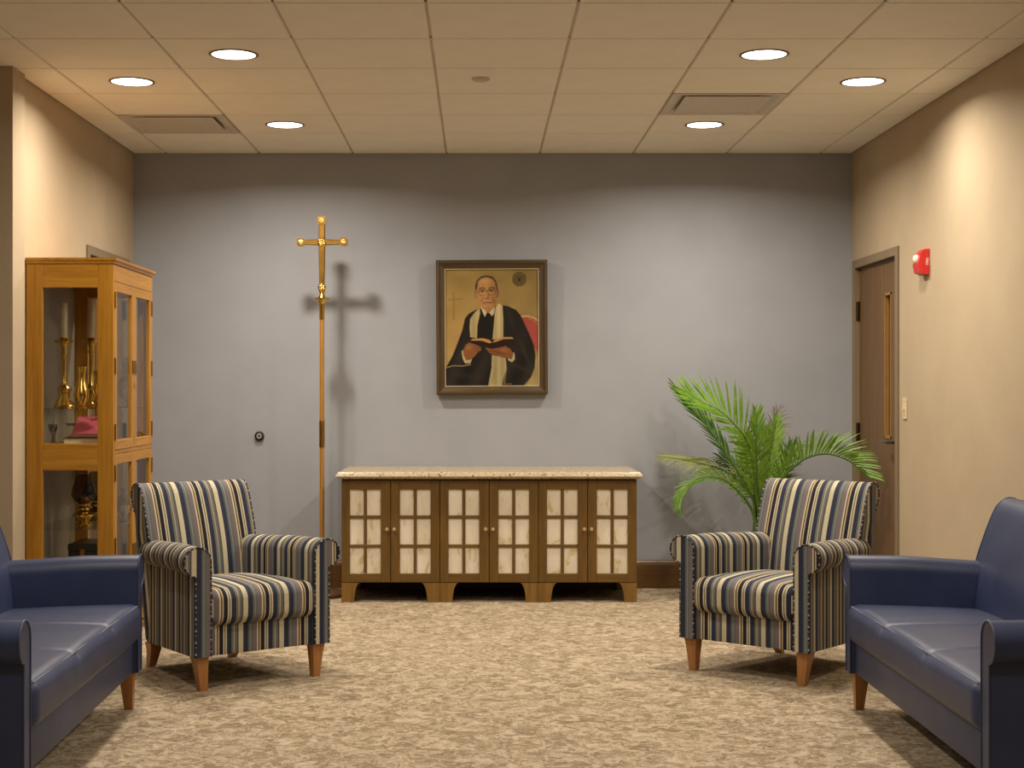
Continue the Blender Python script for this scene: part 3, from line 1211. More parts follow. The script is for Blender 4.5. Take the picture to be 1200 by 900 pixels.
def medallion(x, z, r, square):
    bm = bmesh.new()
    if square:
        a, b = r * 1.04, r * 0.72
        pts = [(a, -b), (a, b), (b, a), (-b, a), (-a, b), (-a, -b), (-b, -a), (b, -a)]
        prism(bm, pts, lambda p, q, s: (x + p, s, z + q), -0.014, 0.014)
    else:
        lathe(bm, [(r, 0.012), (r, -0.012), (r * 0.86, -0.016), (r * 0.8, -0.0135)], 24, (x, 0, z), 'y')
    o = mk('medallion', bm, 'brass_satin' if square else 'brass', cr, 35)
    bm = bmesh.new()
    rr = random.Random(int(x * 1000 + z * 77))
    for k in range(7):
        an = k * 2 * PI / 6 + 0.4
        qx, qz = (0, 0) if k == 6 else (math.cos(an) * r * 0.5, math.sin(an) * r * 0.5)
        s = r * rr.uniform(0.28, 0.4)
        lathe(bm, [(s, -0.0135), (s * 0.8, -0.0135 - s * 0.45), (0, -0.0135 - s * 0.75)], 8, (x + qx, 0, z + qz), 'y')
    mk('relief', bm, 'brass_relief', o, 50)


medallion(0, zc(258.5), 0.0245, True)
medallion(-0.132, zc(284), 0.0235, True)
medallion(0.136, zc(283.5), 0.0235, True)
medallion(0, Z0, 0.029, False)
medallion(0, zc(337), 0.0245, False)

# ================================================================== ARMCHAIRS AND SOFAS
def arm_outline(inner, seat=0.15):
    """cross-section of a rolled arm, x outward from the seat"""
    R = 0.063
    cx, cz = inner + R, 0.557
    pts = [(inner, seat), (inner, 0.25), (inner, 0.35), (inner, 0.46)]
    ox = inner + 0.072
    end = -math.acos((ox - cx) / R)
    for k in range(0, 26):
        a = PI - k * (PI - end) / 25
        pts.append((cx + R * math.cos(a), cz + R * math.sin(a)))
    pts += [(ox, 0.44), (ox, 0.36), (ox, 0.28), (ox, seat)]
    return pts


def leg_mesh(front=True):
    bm = bmesh.new()
    h = 0.152
    rings = []
    for k in range(7):
        s = k / 6                       # 0 top
        wtop, wbot = 0.031, 0.0165
        curve = s ** 0.75
        hw = wtop + (wbot - wtop) * curve
        off = (wtop - hw) * 0.75
        oy = 0.0 if front else 0.055 * s ** 1.4
        z = h * (1 - s)
        rings.append([bm.verts.new(p) for p in ((off - hw, -hw + oy - (off if front else 0), z), (off + hw, -hw + oy - (off if front else 0), z),
                                                (off + hw, hw + oy - (off if front else 0), z), (off - hw, hw + oy - (off if front else 0), z))])
    for A, C in zip(rings, rings[1:]):
        for k in range(4):
            bm.faces.new((A[k], A[(k + 1) % 4], C[(k + 1) % 4], C[k]))
    bm.faces.new(rings[0])
    bm.faces.new(list(reversed(rings[-1])))
    return bm


def back_outline():
    """side profile of the backrest, (y, z): front face leaning back, rolled top, rear face"""
    ctl = [(0.155, 0.30), (0.170, 0.43), (0.195, 0.55), (0.228, 0.66), (0.262, 0.755), (0.292, 0.820), (0.328, 0.853), (0.368, 0.852), (0.398, 0.825),
           (0.404, 0.788), (0.384, 0.752), (0.362, 0.70), (0.352, 0.60)]
    pts = [(p.x, p.y) for p in cat_rom([Vector((a, b)) for a, b in ctl], 3)]
    pts += [(0.350, 0.40), (0.345, 0.125), (0.20, 0.152)]
    return pts


def build_seat(name, label, cat, inner, fabric, loc, rz, sections=1, group=None, dy=0.0, piping=True):
    """rolled-arm seat; inner = half width of the seat; front faces -y"""
    r = thing(name, label, cat, loc, rz, group)
    striped = fabric == 'striped_fabric'
    yf, ya = -0.375, 0.275 + dy
    TP = 0.088

    def tp(y):
        return TP * max(0.0, (y - yf) / 0.66)
    # frame / front rail
    W_ = inner + 0.064
    bm = B(-W_, W_, yf + 0.018, 0.345 + dy, 0.15, 0.292, bev=0.006)
    for vv in bm.verts:
        k = max(0.0, (vv.co.y - yf) / 0.72)
        vv.co.x -= math.copysign(tp(vv.co.y), vv.co.x)
        if vv.co.z < 0.2:
            vv.co.z -= 0.040 * k
    if striped:
        stripe_uv(bm, lambda n, c: c.y if abs(n.x) > 0.7 else c.x)
    mk('base_rail', bm, fabric, r, 40)
    # seat cushion
    hx, hy, hz = inner + 0.004, 0.30, 0.076
    nsec = sections

    def deform(p):
        u, v = p.x / hx, p.y / hy
        q = Vector(p)
        if p.z > 0:
            q.z += (0.022 if striped else 0.016) * (1 - u ** 4) * (1 - v ** 2) + 0.006 * (-v)
        if p.y < -hy + 0.08:
            q.y -= 0.010 * (1 - (p.z / hz) ** 2) * (1 - u ** 6)
        if nsec > 1:
            for k in range(1, nsec):
                xs_ = -hx + 2 * hx * k / nsec
                g = math.exp(-((p.x - xs_) / 0.012) ** 2)
                g2 = math.exp(-((p.x - xs_) / 0.10) ** 2)
                if p.z > 0:
                    q.z -= 0.007 * g + 0.006 * g2
        q.x -= u * tp(p.y - 0.092)
        return q
    bm = rbox(bmesh.new(), hx, hy, hz, 0.045, 5, (20 if nsec == 1 else 150, 10, 2), (0, -0.092, 0.352), deform)
    if striped:
        stripe_uv(bm, lambda n, c: c.y if abs(n.x) > 0.8 else c.x)
    cu = mk('seat_cushion', bm, fabric, r, 60)
    # stitching along the cushion's front top edge
    if not striped:
        pts = [(x, -0.092 - 0.30 + 0.0145, 0.352 + 0.0705) for x in np.linspace(-hx + 0.03, hx - 0.03, 30)]
        mk('stitch_line', tube(bmesh.new(), pts, 0.0022, 6), 'blue_leather_thread', cu, 60)
        for k in range(1, nsec):
            xs_ = -hx + 2 * hx * k / nsec
            pts = []
            for v in np.linspace(-0.93, 0.9, 24):
                zt = 0.076 + 0.016 * (1 - (xs_ / hx) ** 4) * (1 - v * v) - 0.006 * v - 0.0112
                if v < -0.85:
                    zt -= 0.045 - math.sqrt(max(0.0, 0.045 ** 2 - ((-v - 0.85) * 0.3) ** 2))
                pts.append((xs_ * (1 - tp(v * hy - 0.092) / hx), -0.092 + v * hy, 0.352 + zt))
            mk('seat_seam', tube(bmesh.new(), pts, 0.0018, 6), 'blue_leather', cu, 60)
    # backrest
    bw = inner + 0.017
    bm = bmesh.new()
    n_st = 12 if striped else 30

    def fb(p, q, s):
        u = s / bw
        bulge = -0.014 * (1 - u * u) * math.exp(-((q - 0.6) / 0.2) ** 2) if p < 0.30 else 0.0
        k = min(1.0, max(0.0, (0.60 - q) / 0.10))
        flare = 1.0 - 0.045 / bw * k
        return (s * flare, p + bulge + dy, q)
    bo = back_outline()
    prism(bm, bo, fb, -bw, bw, n_st)
    if striped:
        stripe_uv(bm, lambda n, c: c.y * 1.0 if abs(n.x) > 0.8 else c.x)
    mk('backrest', bm, fabric, r, 50)
    if piping:
        for sgn in (-1, 1):
            pts = [fb(p, q, sgn * bw) for p, q in bo[6:33]]
            pts = [(x + sgn * 0.001, y, z) for x, y, z in pts]
            mk('back_piping', tube(bmesh.new(), pts, 0.0034, 6, uvk=1 / 0.05), 'striped_piping' if striped else fabric, r, 60)
    # arms
    ao = arm_outline(inner)
    for sgn in (-1, 1):
        bm = bmesh.new()

        def fa(p, q, s, sgn=sgn):
            k = max(0.0, (s + 0.15) / 0.45)
            return (sgn * (p - tp(s)), s, q - 0.022 * k * max(0.0, (q - 0.40) / 0.2) - (0.03 * (s - yf) / 0.66 if q < 0.2 else 0.0))
        prism(bm, ao, fa, yf, ya, 8)
        if striped:
            stripe_uv(bm, lambda n, c, sgn=sgn: (c.x + 0.03) if abs(n.y) > 0.8 else c.y * 1.0)
        mk('arm', bm, fabric, r, 45)
        pts = [fa(p, q, yf - 0.0005) for p, q in ao]
        mk('arm_piping', tube(bmesh.new(), pts, 0.0034, 6, uvk=1 / 0.05), 'striped_piping' if striped else fabric, r, 60)
    # legs
    fx = inner + 0.014
    lf = mk('leg', leg_mesh(True), 'beech', r, 40)
    # the curved side faces inwards: +x for the left leg
    lf.location = (-fx - 0.018, yf + 0.050, 0)
    l2 = share('leg', lf, r, (fx + 0.018, yf + 0.050, 0))
    l2.scale = (-1, 1, 1)
    lf.data.update()
    lb = mk('leg', leg_mesh(False), 'beech', r, 40)
    bx_ = fx - 0.050
    lb.location = (-bx_, 0.275 + dy, 0)
    lb.scale = (1, 1, 0.80)
    l4 = share('leg', lb, r, (bx_, 0.275 + dy, 0))
    l4.scale = (-1, 1, 0.80)
    return r


def place(m, ang, fy):
    a = math.radians(ang)
    return (m[0] + math.sin(a) * fy, m[1] - math.cos(a) * fy, 0.0)


aL, aR = 37.0, -41.0
build_seat('armchair', 'striped armchair on the left, in front of the display cabinet and cross', 'armchair', 0.258, 'striped_fabric',
           place((-0.969, 6.62), aL, -0.325), math.radians(aL), 1, 'striped rolled-arm armchairs')
build_seat('armchair', 'striped armchair on the right, in front of the potted palm', 'armchair', 0.258, 'striped_fabric',
           place((1.211, 6.75), aR, -0.325), math.radians(aR), 1, 'striped rolled-arm armchairs')
SI = 0.812
ysf = 5.235
build_seat('sofa', 'navy blue leather sofa on the left, its back towards the tan wall end', 'sofa', SI, 'blue_leather',
           (-1.350 - 0.375, ysf, 0), math.radians(90 + 1.8), 3, 'navy leather sofas', -0.075)
build_seat('sofa', 'navy blue leather sofa on the right, its back towards the right wall', 'sofa', SI, 'blue_leather',
           (1.490 + 0.375, ysf, 0), math.radians(-90 - 0.55), 3, 'navy leather sofas', -0.075)

# ================================================================== POTTED PALM
PD = 9.40
pb = W(889, 457, PD)
palm = thing('potted_palm', 'green palm with long feathery fronds in a pot behind the right armchair', 'plant', (pb.x, PD, 0))
mk('pot', lathe(bmesh.new(), [(0.12, 0.0), (0.14, 0.03), (0.175, 0.25), (0.19, 0.28), (0.195, 0.30), (0.18, 0.30), (0.17, 0.275), (0.0, 0.275)], 32), 'pot_ceramic', palm, 40)
mk('potting_soil', lathe(bmesh.new(), [(0.169, 0.276), (0.12, 0.284), (0.0, 0.288)], 24), 'soil', palm, 60)


def frond(pts, normal, fold, length, mat, seed, start=0.3, dens=30, width=0.016, droop=0.25, a0=62, a1=22, tipshape=0.9, rad=0.009):
    """pts: (px, py, distance) along the rachis"""
    rr = random.Random(seed)
    base = Vector((pb.x, PD, 0))
    length, width = length * 1.09, width * 1.09
    P = [W(*p) - base for p in pts]
    root = Vector((rr.uniform(-0.05, 0.05), rr.uniform(-0.05, 0.05), 0.275))
    P = [root] + P
    path = cat_rom(P, 10)
    n = len(path)
    fr_ = bpy.data.objects.new('frond', None)
    COL.objects.link(fr_)
    fr_.parent = palm
    mk('stalk', tube(bmesh.new(), path, [rad * (1 - 0.75 * i / (n - 1)) + 0.0012 for i in range(n)], 6), 'palm_stem', fr_, 60)
    # arc length
    L = [0.0]
    for a, b in zip(path, path[1:]):
        L.append(L[-1] + (b - a).length)
    tot = L[-1]

    def at_(s):
        for i in range(n - 1):
            if L[i + 1] >= s:
                k = (s - L[i]) / max(1e-9, L[i + 1] - L[i])
                return path[i].lerp(path[i + 1], k), (path[i + 1] - path[i]).normalized()
        return path[-1], (path[-1] - path[-2]).normalized()
    bm = bmesh.new()
    N0 = Vector(normal).normalized()
    for k in range(dens):
        for sgn in (-1, 1):
            u = (k + (0.5 if sgn > 0 else 0.0) + rr.uniform(-0.12, 0.12)) / dens
            u = min(max(u, 0.0), 1.0)
            s = tot * (start + (1 - start) * u)
            p, T = at_(min(s, tot * 0.999))
            Nn = (N0 - T * N0.dot(T))
            if Nn.length < 1e-3:
                Nn = Vector((0, 0, 1))
            Nn.normalize()
            Bn = T.cross(Nn)
            fo = math.radians(fold + rr.uniform(-7, 7))
            side = Bn * sgn * math.cos(fo) + Nn * math.sin(fo)
            ang = math.radians(a0 + (a1 - a0) * u + rr.uniform(-5, 5))
            dr = (T * math.cos(ang) + side * math.sin(ang)).normalized()
            prof = (math.sin(PI * (0.14 + 0.72 * u)) ** 0.7) * (1 - 0.35 * u ** 3) * tipshape + (1 - tipshape)
            ln = length * prof * rr.uniform(0.88, 1.08)
            wn = dr.cross(side.cross(dr)).normalized() if False else None
            fl = dr.cross(Nn * math.cos(fo) - Bn * sgn * math.sin(fo))
            if fl.length < 1e-4:
                fl = Bn
            fl.normalize()
            up = fl.cross(dr).normalized()
            wd = width * (0.75 + 0.25 * prof)
            rows = []
            m = 5
            for i in range(m + 1):
                q = i / m
                c_ = p + dr * ln * q + Vector((0, 0, -1)) * droop * ln * q ** 2.2
                ww = wd * (math.sin(PI * (0.10 + 0.86 * q)) ** 0.8) * 0.5 if i < m else 0.0005
                ri = up * ww * 0.35
                rows.append([bm.verts.new(c_ - fl * ww + ri), bm.verts.new(c_), bm.verts.new(c_ + fl * ww + ri)])
            for A, C in zip(rows, rows[1:]):
                bm.faces.new((A[0], A[1], C[1], C[0]))
                bm.faces.new((A[1], A[2], C[2], C[1]))
    lf = mk('leaflets', bm, mat, fr_, 60, recalc=False)
    lf['kind'] = 'stuff'


D0 = PD
# left-leaning pair
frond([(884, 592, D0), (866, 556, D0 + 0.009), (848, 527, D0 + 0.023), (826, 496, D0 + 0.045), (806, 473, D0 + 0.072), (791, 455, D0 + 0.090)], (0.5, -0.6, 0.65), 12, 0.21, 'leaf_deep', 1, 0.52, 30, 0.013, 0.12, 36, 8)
frond([(888, 592, D0 - .05), (883, 552, D0 - .12), (876, 519, D0 - .16), (862, 499, D0 - .2), (843, 481, D0 - .22), (820, 470, D0 - .22), (803, 458, D0 - .22)], (0.25, -0.75, 0.5), 14, 0.25, 'leaf_green', 2, 0.46, 34, 0.014, -0.03, 70, 16)
# centre
frond([(889, 596, D0 - .02), (887, 560, D0 - .10), (886, 520, D0 - .18), (887, 484, D0 - .20)], (0.05, -0.9, 0.25), 18, 0.17, 'leaf_green', 3, 0.40, 26, 0.0125, 0.02, 44, 16)
frond([(891, 596, D0), (897, 560, D0 - .04), (904, 524, D0 - .05), (910, 492, D0 - .05)], (0.25, -0.8, 0.25), 20, 0.16, 'leaf_lime', 4, 0.42, 24, 0.012, 0.06, 48, 16)
frond([(887, 596, D0 + 0.023), (880, 562, D0 + 0.036), (874, 532, D0 + 0.045), (871, 508, D0 + 0.045)], (-0.2, -0.8, 0.3), 18, 0.15, 'leaf_lime', 12, 0.45, 20, 0.012, 0.06, 46, 16)
# right arching
frond([(893, 600, D0), (908, 574, D0 - .02), (924, 553, D0 - .04), (945, 537, D0 - .12), (970, 532, D0 - .22), (996, 541, D0 - .34), (1017, 560, D0 - .46)], (0.1, -0.12, 1), 46, 0.24, 'leaf_green', 5, 0.34, 38, 0.0125, 0.08, 66, 30)
# dry thin
frond([(892, 590, D0 + 0.023), (898, 545, D0 + 0.054), (906, 505, D0 + 0.072), (911, 480, D0 + 0.081)], (0.3, -0.6, 0.5), 15, 0.15, 'leaf_dry', 6, 0.76, 9, 0.006, 0.30, 56, 16)
# lower left arching
frond([(883, 603, D0 - .02), (866, 577, D0 - .06), (846, 562, D0 - .1), (824, 560, D0 - .13), (806, 570, D0 - .16), (797, 586, D0 - .18), (797, 596, D0 - .19)], (-0.1, -0.6, 0.8), 26, 0.135, 'leaf_green', 7, 0.34, 32, 0.010, 0.22, 52, 14)
# far left arching
frond([(885, 592, D0 + 0.018), (868, 566, D0 + 0.036), (845, 550, D0 + 0.054), (820, 543, D0 + 0.068), (797, 538, D0 + 0.081), (776, 535, D0 + 0.090)], (-0.1, -0.7, 0.7), 16, 0.14, 'leaf_yellowed', 8, 0.40, 26, 0.010, 0.34, 46, 18)
# shorter inner ones
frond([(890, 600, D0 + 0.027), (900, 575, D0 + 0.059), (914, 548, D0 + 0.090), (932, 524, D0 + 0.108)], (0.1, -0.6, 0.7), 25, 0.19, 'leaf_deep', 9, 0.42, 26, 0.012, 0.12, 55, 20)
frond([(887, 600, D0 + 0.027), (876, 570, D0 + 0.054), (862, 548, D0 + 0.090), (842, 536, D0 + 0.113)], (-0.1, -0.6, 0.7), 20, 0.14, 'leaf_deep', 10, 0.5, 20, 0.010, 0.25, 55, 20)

# ================================================================== DISPLAY CABINET
d1 = 7.46
cx_f = (133 - CX) * d1 / F                 # front (door) plane
cx_b = (30.5 - CX) * d1 / F                # back
d2 = d1 * 428 / 382.5
CH = HC + (CY - 302) * d1 / F
dc = thing('display_cabinet', 'tall oak display cabinet with glass doors and sides against the left wall', 'cabinet',
           ((cx_f + cx_b) / 2, (d1 + d2) / 2, 0))
HXc, HYc = (cx_f - cx_b) / 2, (d2 - d1) / 2
zpx = lambda py, d=d1: HC + (CY - py) * d / F


def cpart(name, x0, x1, y0, y1, z0, z1, mat, parent=dc, bev=0.002):
    return mk(name, B(x0, x1, y0, y1, z0, z1, bev=bev, segs=1), mat, parent)


zmid0, zmid1 = zpx(551.5), zpx(520)
ztop = zpx(337)
TH = 0.022
# cornice
bm = bmesh.new()
rings = []
for o_, z in ((0.0, CH - 0.03), (0.006, CH - 0.028), (0.010, CH - 0.016), (0.016, CH - 0.012), (0.018, CH)):
    rings.append([bm.verts.new(p) for p in ((-HXc, -HYc - o_ * 0.6, z), (HXc + o_, -HYc - o_ * 0.6, z), (HXc + o_, HYc + o_ * 0.6, z), (-HXc, HYc + o_ * 0.6, z))])
for A, C in zip(rings, rings[1:]):
    for k in range(4):
        bm.faces.new((A[k], A[(k + 1) % 4], C[(k + 1) % 4], C[k]))
bm.faces.new(rings[0])
bm.faces.new(rings[-1])
mk('cornice', bm, 'cherry_y', dc)
SWb, SWf = 0.082, 0.080                   # stiles at the back and front of a side panel
for ysgn in (-1, 1):
    ya, yb = (-HYc, -HYc + TH) if ysgn < 0 else (HYc - TH, HYc)
    sp_ = bpy.data.objects.new('side_panel', None)
    COL.objects.link(sp_)
    sp_.parent = dc
    cpart('stile', -HXc, -HXc + SWb, ya, yb, 0.03, CH - 0.03, 'cherry', sp_)
    cpart('stile', HXc - SWf, HXc, ya, yb, 0.03, CH - 0.03, 'cherry', sp_)
    cpart('rail', -HXc + SWb, HXc - SWf, ya, yb, ztop, CH - 0.03, 'cherry_x', sp_)
    cpart('rail', -HXc + SWb, HXc - SWf, ya, yb, zmid0, zmid1, 'cherry_x', sp_)
    cpart('rail', -HXc + SWb, HXc - SWf, ya, yb, 0.03, 0.20, 'cherry_x', sp_)
    yc = (ya + yb) / 2
    cpart('pane', -HXc + SWb, HXc - SWf, yc - 0.002, yc + 0.002, zmid1, ztop, 'glass_clear', sp_, 0)
    cpart('pane', -HXc + SWb, HXc - SWf, yc - 0.002, yc + 0.002, 0.20, zmid0, 'glass_clear', sp_, 0)
cpart('back_panel', -HXc + 0.001, -HXc + 0.013, -HYc + TH, HYc - TH, 0.03, CH - 0.03, 'taupe_panel')
cpart('top_board', -HXc + 0.013, HXc - 0.002, -HYc + TH, HYc - TH, CH - 0.05, CH - 0.03, 'cherry_y')
cpart('bottom_board', -HXc + 0.013, HXc - 0.022, -HYc + TH, HYc - TH, 0.08, 0.10, 'cherry_y')
cpart('middle_board', -HXc + 0.013, HXc - 0.024, -HYc + TH, HYc - TH, zmid1 - 0.028, zmid1 - 0.006, 'cherry_y')
cpart('plinth', -HXc, HXc - 0.03, -HYc + 0.03, HYc - 0.03, 0.0, 0.03, 'cherry_y')
cpart('frieze', HXc - 0.022, HXc, -HYc + TH, HYc - TH, CH - 0.115, CH - 0.03, 'cherry_y')
cpart('front_rail', HXc - 0.022, HXc, -HYc + TH, HYc - TH, zmid1 - 0.055, zmid1 - 0.035, 'cherry_y')
ZS1 = zpx(479, 7.6)                        # glass shelf in the upper half
ZS2 = zpx(618, 7.6)
cpart('glass_shelf', -HXc + 0.014, HXc - 0.05, -HYc + TH + 0.002, HYc - TH - 0.002, ZS1 - 0.007, ZS1, 'glass_shelf', dc, 0)
cpart('glass_shelf', -HXc + 0.014, HXc - 0.05, -HYc + TH + 0.002, HYc - TH - 0.002, ZS2 - 0.007, ZS2, 'glass_shelf', dc, 0)
for za, zb in ((zmid1 - 0.033, CH - 0.117), (0.06, zmid1 - 0.057)):
    for k in range(2):
        ya = -HYc + TH + k * (HYc - TH) + 0.0015
        yb = -HYc + TH + (k + 1) * (HYc - TH) - 0.0015
        D = bpy.data.objects.new('door', None)
        COL.objects.link(D)
        D.parent = dc
        x0, x1 = HXc - 0.020, HXc + 0.001
        sw = 0.048
        cpart('stile', x0, x1, ya, ya + sw, za, zb, 'cherry', D)
        cpart('stile', x0, x1, yb - sw, yb, za, zb, 'cherry', D)
        cpart('rail', x0, x1, ya + sw, yb - sw, za, za + sw, 'cherry_y', D)
        cpart('rail', x0, x1, ya + sw, yb - sw, zb - sw, zb, 'cherry_y', D)
        cpart('pane', x0 + 0.008, x0 + 0.012, ya + sw, yb - sw, za + sw, zb - sw, 'glass_clear', D, 0)
        hy = ya + 0.002 if k == 0 else yb - 0.002
        for hz in (za + 0.09, (za + zb) / 2, zb - 0.09):
            cpart('hinge', x1 - 0.004, x1 + 0.006, hy - 0.007, hy + 0.007, hz - 0.042, hz + 0.042, 'brass_old', D, 0.002)
        ly = yb - 0.022 if k == 0 else ya + 0.022
        lz = (za + zb) / 2 + (0.0 if za > 0.5 else -0.06)
        cpart('latch_plate', x1, x1 + 0.005, ly - 0.020, ly + 0.020, lz - 0.034, lz + 0.034, 'brass_old', D, 0.001)

# ---- contents of the display cabinet
CXc, CYc = (cx_f + cx_b) / 2, (d1 + d2) / 2


def candlestick(px, d, zb, h, label):
    p = W(px, 457, d)
    r = thing('candlestick', label, 'candlestick', (p.x, p.y, zb), 0, 'brass altar candlesticks')
    prof = [(0.052, 0), (0.052, 0.012), (0.044, 0.020), (0.040, 0.040), (0.026, 0.055), (0.020, 0.075), (0.030, 0.090), (0.032, 0.105), (0.018, 0.120),
            (0.013, 0.135), (0.013, h - 0.09), (0.018, h - 0.075), (0.013, h - 0.06), (0.018, h - 0.04), (0.024, h - 0.03)]
    mk('stem', lathe(bmesh.new(), prof, 24), 'brass', r, 40)
    mk('drip_pan', lathe(bmesh.new(), [(0.02, h - 0.032), (0.046, h - 0.026), (0.052, h - 0.018), (0.050, h - 0.016), (0.016, h - 0.022)], 28), 'brass', r, 40)
    mk('candle_cup', lathe(bmesh.new(), [(0.016, h - 0.024), (0.022, h - 0.012), (0.024, h), (0.020, h), (0.018, h - 0.012)], 24), 'brass', r, 40)
    return p, zb + h


p, zt = candlestick(75, 7.72, ZS1, 0.365, 'left brass candlestick on the glass shelf of the display cabinet')
c1 = thing('candle', 'white candle in the left brass candlestick inside the display cabinet', 'candle', (p.x, p.y, zt - 0.012), 0, 'white altar candles')
mk('wax', lathe(bmesh.new(), [(0.017, 0), (0.017, 0.185), (0.012, 0.19), (0.0, 0.188)], 20), 'candle_wax', c1, 40)
mk('wick', lathe(bmesh.new(), [(0.0012, 0.187), (0.001, 0.2)], 6), 'black_rubber', c1)
p, zt = candlestick(107, 8.02, ZS1, 0.375, 'right brass candlestick on the glass shelf, near the cabinet doors')
c1 = thing('candle', 'white candle in the right brass candlestick near the cabinet doors', 'candle', (p.x, p.y, zt - 0.012), 0, 'white altar candles')
mk('wax', lathe(bmesh.new(), [(0.019, 0), (0.019, 0.215), (0.013, 0.22), (0.0, 0.218)], 20), 'candle_wax', c1, 40)
mk('wick', lathe(bmesh.new(), [(0.0012, 0.217), (0.001, 0.23)], 6), 'black_rubber', c1)


def vase(px, d, zb, s, label):
    p = W(px, 457, d)
    r = thing('vase', label, 'vase', (p.x, p.y, zb), 0, 'brass vases in the display cabinet')
    prof = [(0.026, 0), (0.027, 0.006), (0.016, 0.014), (0.020, 0.022), (0.036, 0.045), (0.040, 0.070), (0.034, 0.100), (0.024, 0.135), (0.020, 0.165), (0.023, 0.195), (0.028, 0.212),
            (0.026, 0.212), (0.018, 0.165), (0.0, 0.150)]
    mk('body', lathe(bmesh.new(), [(a * s, b * s) for a, b in prof], 28), 'brass', r, 50)
    for sg in (-1, 1):
        pts = [(sg * 0.020 * s, 0, 0.018 * s), (sg * 0.046 * s, 0, 0.03 * s), (sg * 0.062 * s, 0, 0.055 * s), (sg * 0.060 * s, 0, 0.085 * s), (sg * 0.052 * s, 0, 0.10 * s), (sg * 0.056 * s, 0, 0.112 * s)]
        mk('handle', tube(bmesh.new(), cat_rom([Vector(q) for q in pts], 4), 0.0045 * s, 6), 'brass', r, 60)


vase(95.5, 7.60, ZS1, 1.0, 'brass vase fully in view on the glass shelf of the display cabinet')
vase(115, 7.74, ZS1, 0.92, 'brass vase half hidden behind the corner post of the display cabinet')


def cut_glass(px, d, zb, s, label, kind):
    p = W(px, 457, d)
    r = thing('glass_vessel', label, 'glassware', (p.x, p.y, zb), 0, 'cut glass pieces in the display cabinet')
    prof = [(0.034, 0), (0.036, 0.006), (0.018, 0.014), (0.012, 0.03), (0.014, 0.042), (0.04, 0.07), (0.05, 0.105), (0.042, 0.14), (0.02, 0.165), (0.017, 0.185), (0.026, 0.195)]
    mk('bowl', lathe(bmesh.new(), [(a * s, b * s) for a, b in prof], 10), 'crystal', r)
    if kind:
        mk('stopper', lathe(bmesh.new(), [(0.012 * s, 0.19 * s), (0.014 * s, 0.205 * s), (0.028 * s, 0.235 * s), (0.018 * s, 0.262 * s), (0.0, 0.27 * s)], 8), 'crystal', r)


cut_glass(148, 7.90, ZS1, 1.0, 'clear cut glass decanter behind the upper cabinet door', 1)
cut_glass(146, 7.84, ZS2, 0.92, 'clear cut glass goblet behind the lower cabinet door', 0)


def book(px, py, d, zb, l, w_, h, rz, cover, label, tilt=0.0):
    p = W(px, py, d)
    r = thing('book', label, 'book', (p.x, p.y, zb), rz)
    r.rotation_euler = (tilt, 0, rz)
    bm = B(-l / 2, l / 2, -w_ / 2, w_ / 2, 0, 0.003)
    box(bm, -l / 2, l / 2, -w_ / 2, w_ / 2, h - 0.003, h)
    box(bm, -l / 2, l / 2, w_ / 2 - 0.003, w_ / 2, 0.003, h - 0.003)
    mk('cover', bm, cover, r)
    mk('pages', B(-l / 2 + 0.004, l / 2 - 0.004, -w_ / 2 + 0.004, w_ / 2 - 0.003, 0.003, h - 0.003), 'paper', r)


ZM = zmid1 - 0.006
book(101, 457, 7.66, ZM, 0.20, 0.24, 0.032, 0.15, 'leather_cover', 'thin dark leather bound book under the front of the pink book in the display cabinet')
book(107, 457, 7.92, ZM, 0.20, 0.22, 0.098, -0.1, 'leather_cover', 'thick dark leather bound book behind the pink book in the display cabinet')
book(107, 457, 7.70, ZM + 0.0765, 0.16, 0.24, 0.018, 0.12, 'pink_cover', 'pink covered book lying aslant on two dark books in the display cabinet', 0.36)
p = W(62, 457, 7.62)
g = thing('glass_cup', 'small clear glass cup on the middle board left of the books', 'glassware', (p.x, p.y, ZM))
mk('bowl', lathe(bmesh.new(), [(0.022, 0), (0.022, 0.004), (0.006, 0.010), (0.005, 0.04), (0.016, 0.05), (0.024, 0.075), (0.022, 0.1), (0.021, 0.1), (0.022, 0.075), (0.0, 0.052)], 20), 'crystal', g, 40)
# oil lamps with amber glass shades
for px, d, lab in ((98, 7.74, 'left one of two amber-shaded oil lamps in the display cabinet'),
                   (113, 7.98, 'right one of two amber-shaded oil lamps in the display cabinet')):
    p = W(px, 457, d)
    r = thing('oil_lamp', lab, 'lamp', (p.x, p.y, ZS2), 0, 'oil lamps in the display cabinet')
    mk('base', lathe(bmesh.new(), [(0.045, 0), (0.045, 0.006), (0.03, 0.014), (0.022, 0.03), (0.03, 0.038), (0.055, 0.046), (0.058, 0.055), (0.04, 0.066), (0.02, 0.072)], 28), 'brass', r, 40)
    mk('burner', lathe(bmesh.new(), [(0.02, 0.072), (0.032, 0.078), (0.034, 0.09), (0.022, 0.1), (0.024, 0.108)], 24), 'brass', r, 40)
    mk('glass_shade', lathe(bmesh.new(), [(0.024, 0.105), (0.050, 0.125), (0.064, 0.155), (0.058, 0.19), (0.045, 0.225), (0.038, 0.262), (0.036, 0.262), (0.043, 0.225), (0.056, 0.19), (0.062, 0.155), (0.048, 0.127), (0.022, 0.108)], 28),
       'glass_amber', r, 60)
    mk('font', lathe(bmesh.new(), [(0.0, 0.108), (0.03, 0.115), (0.034, 0.13), (0.026, 0.145), (0.0, 0.15)], 20), 'brass_old', r, 50)
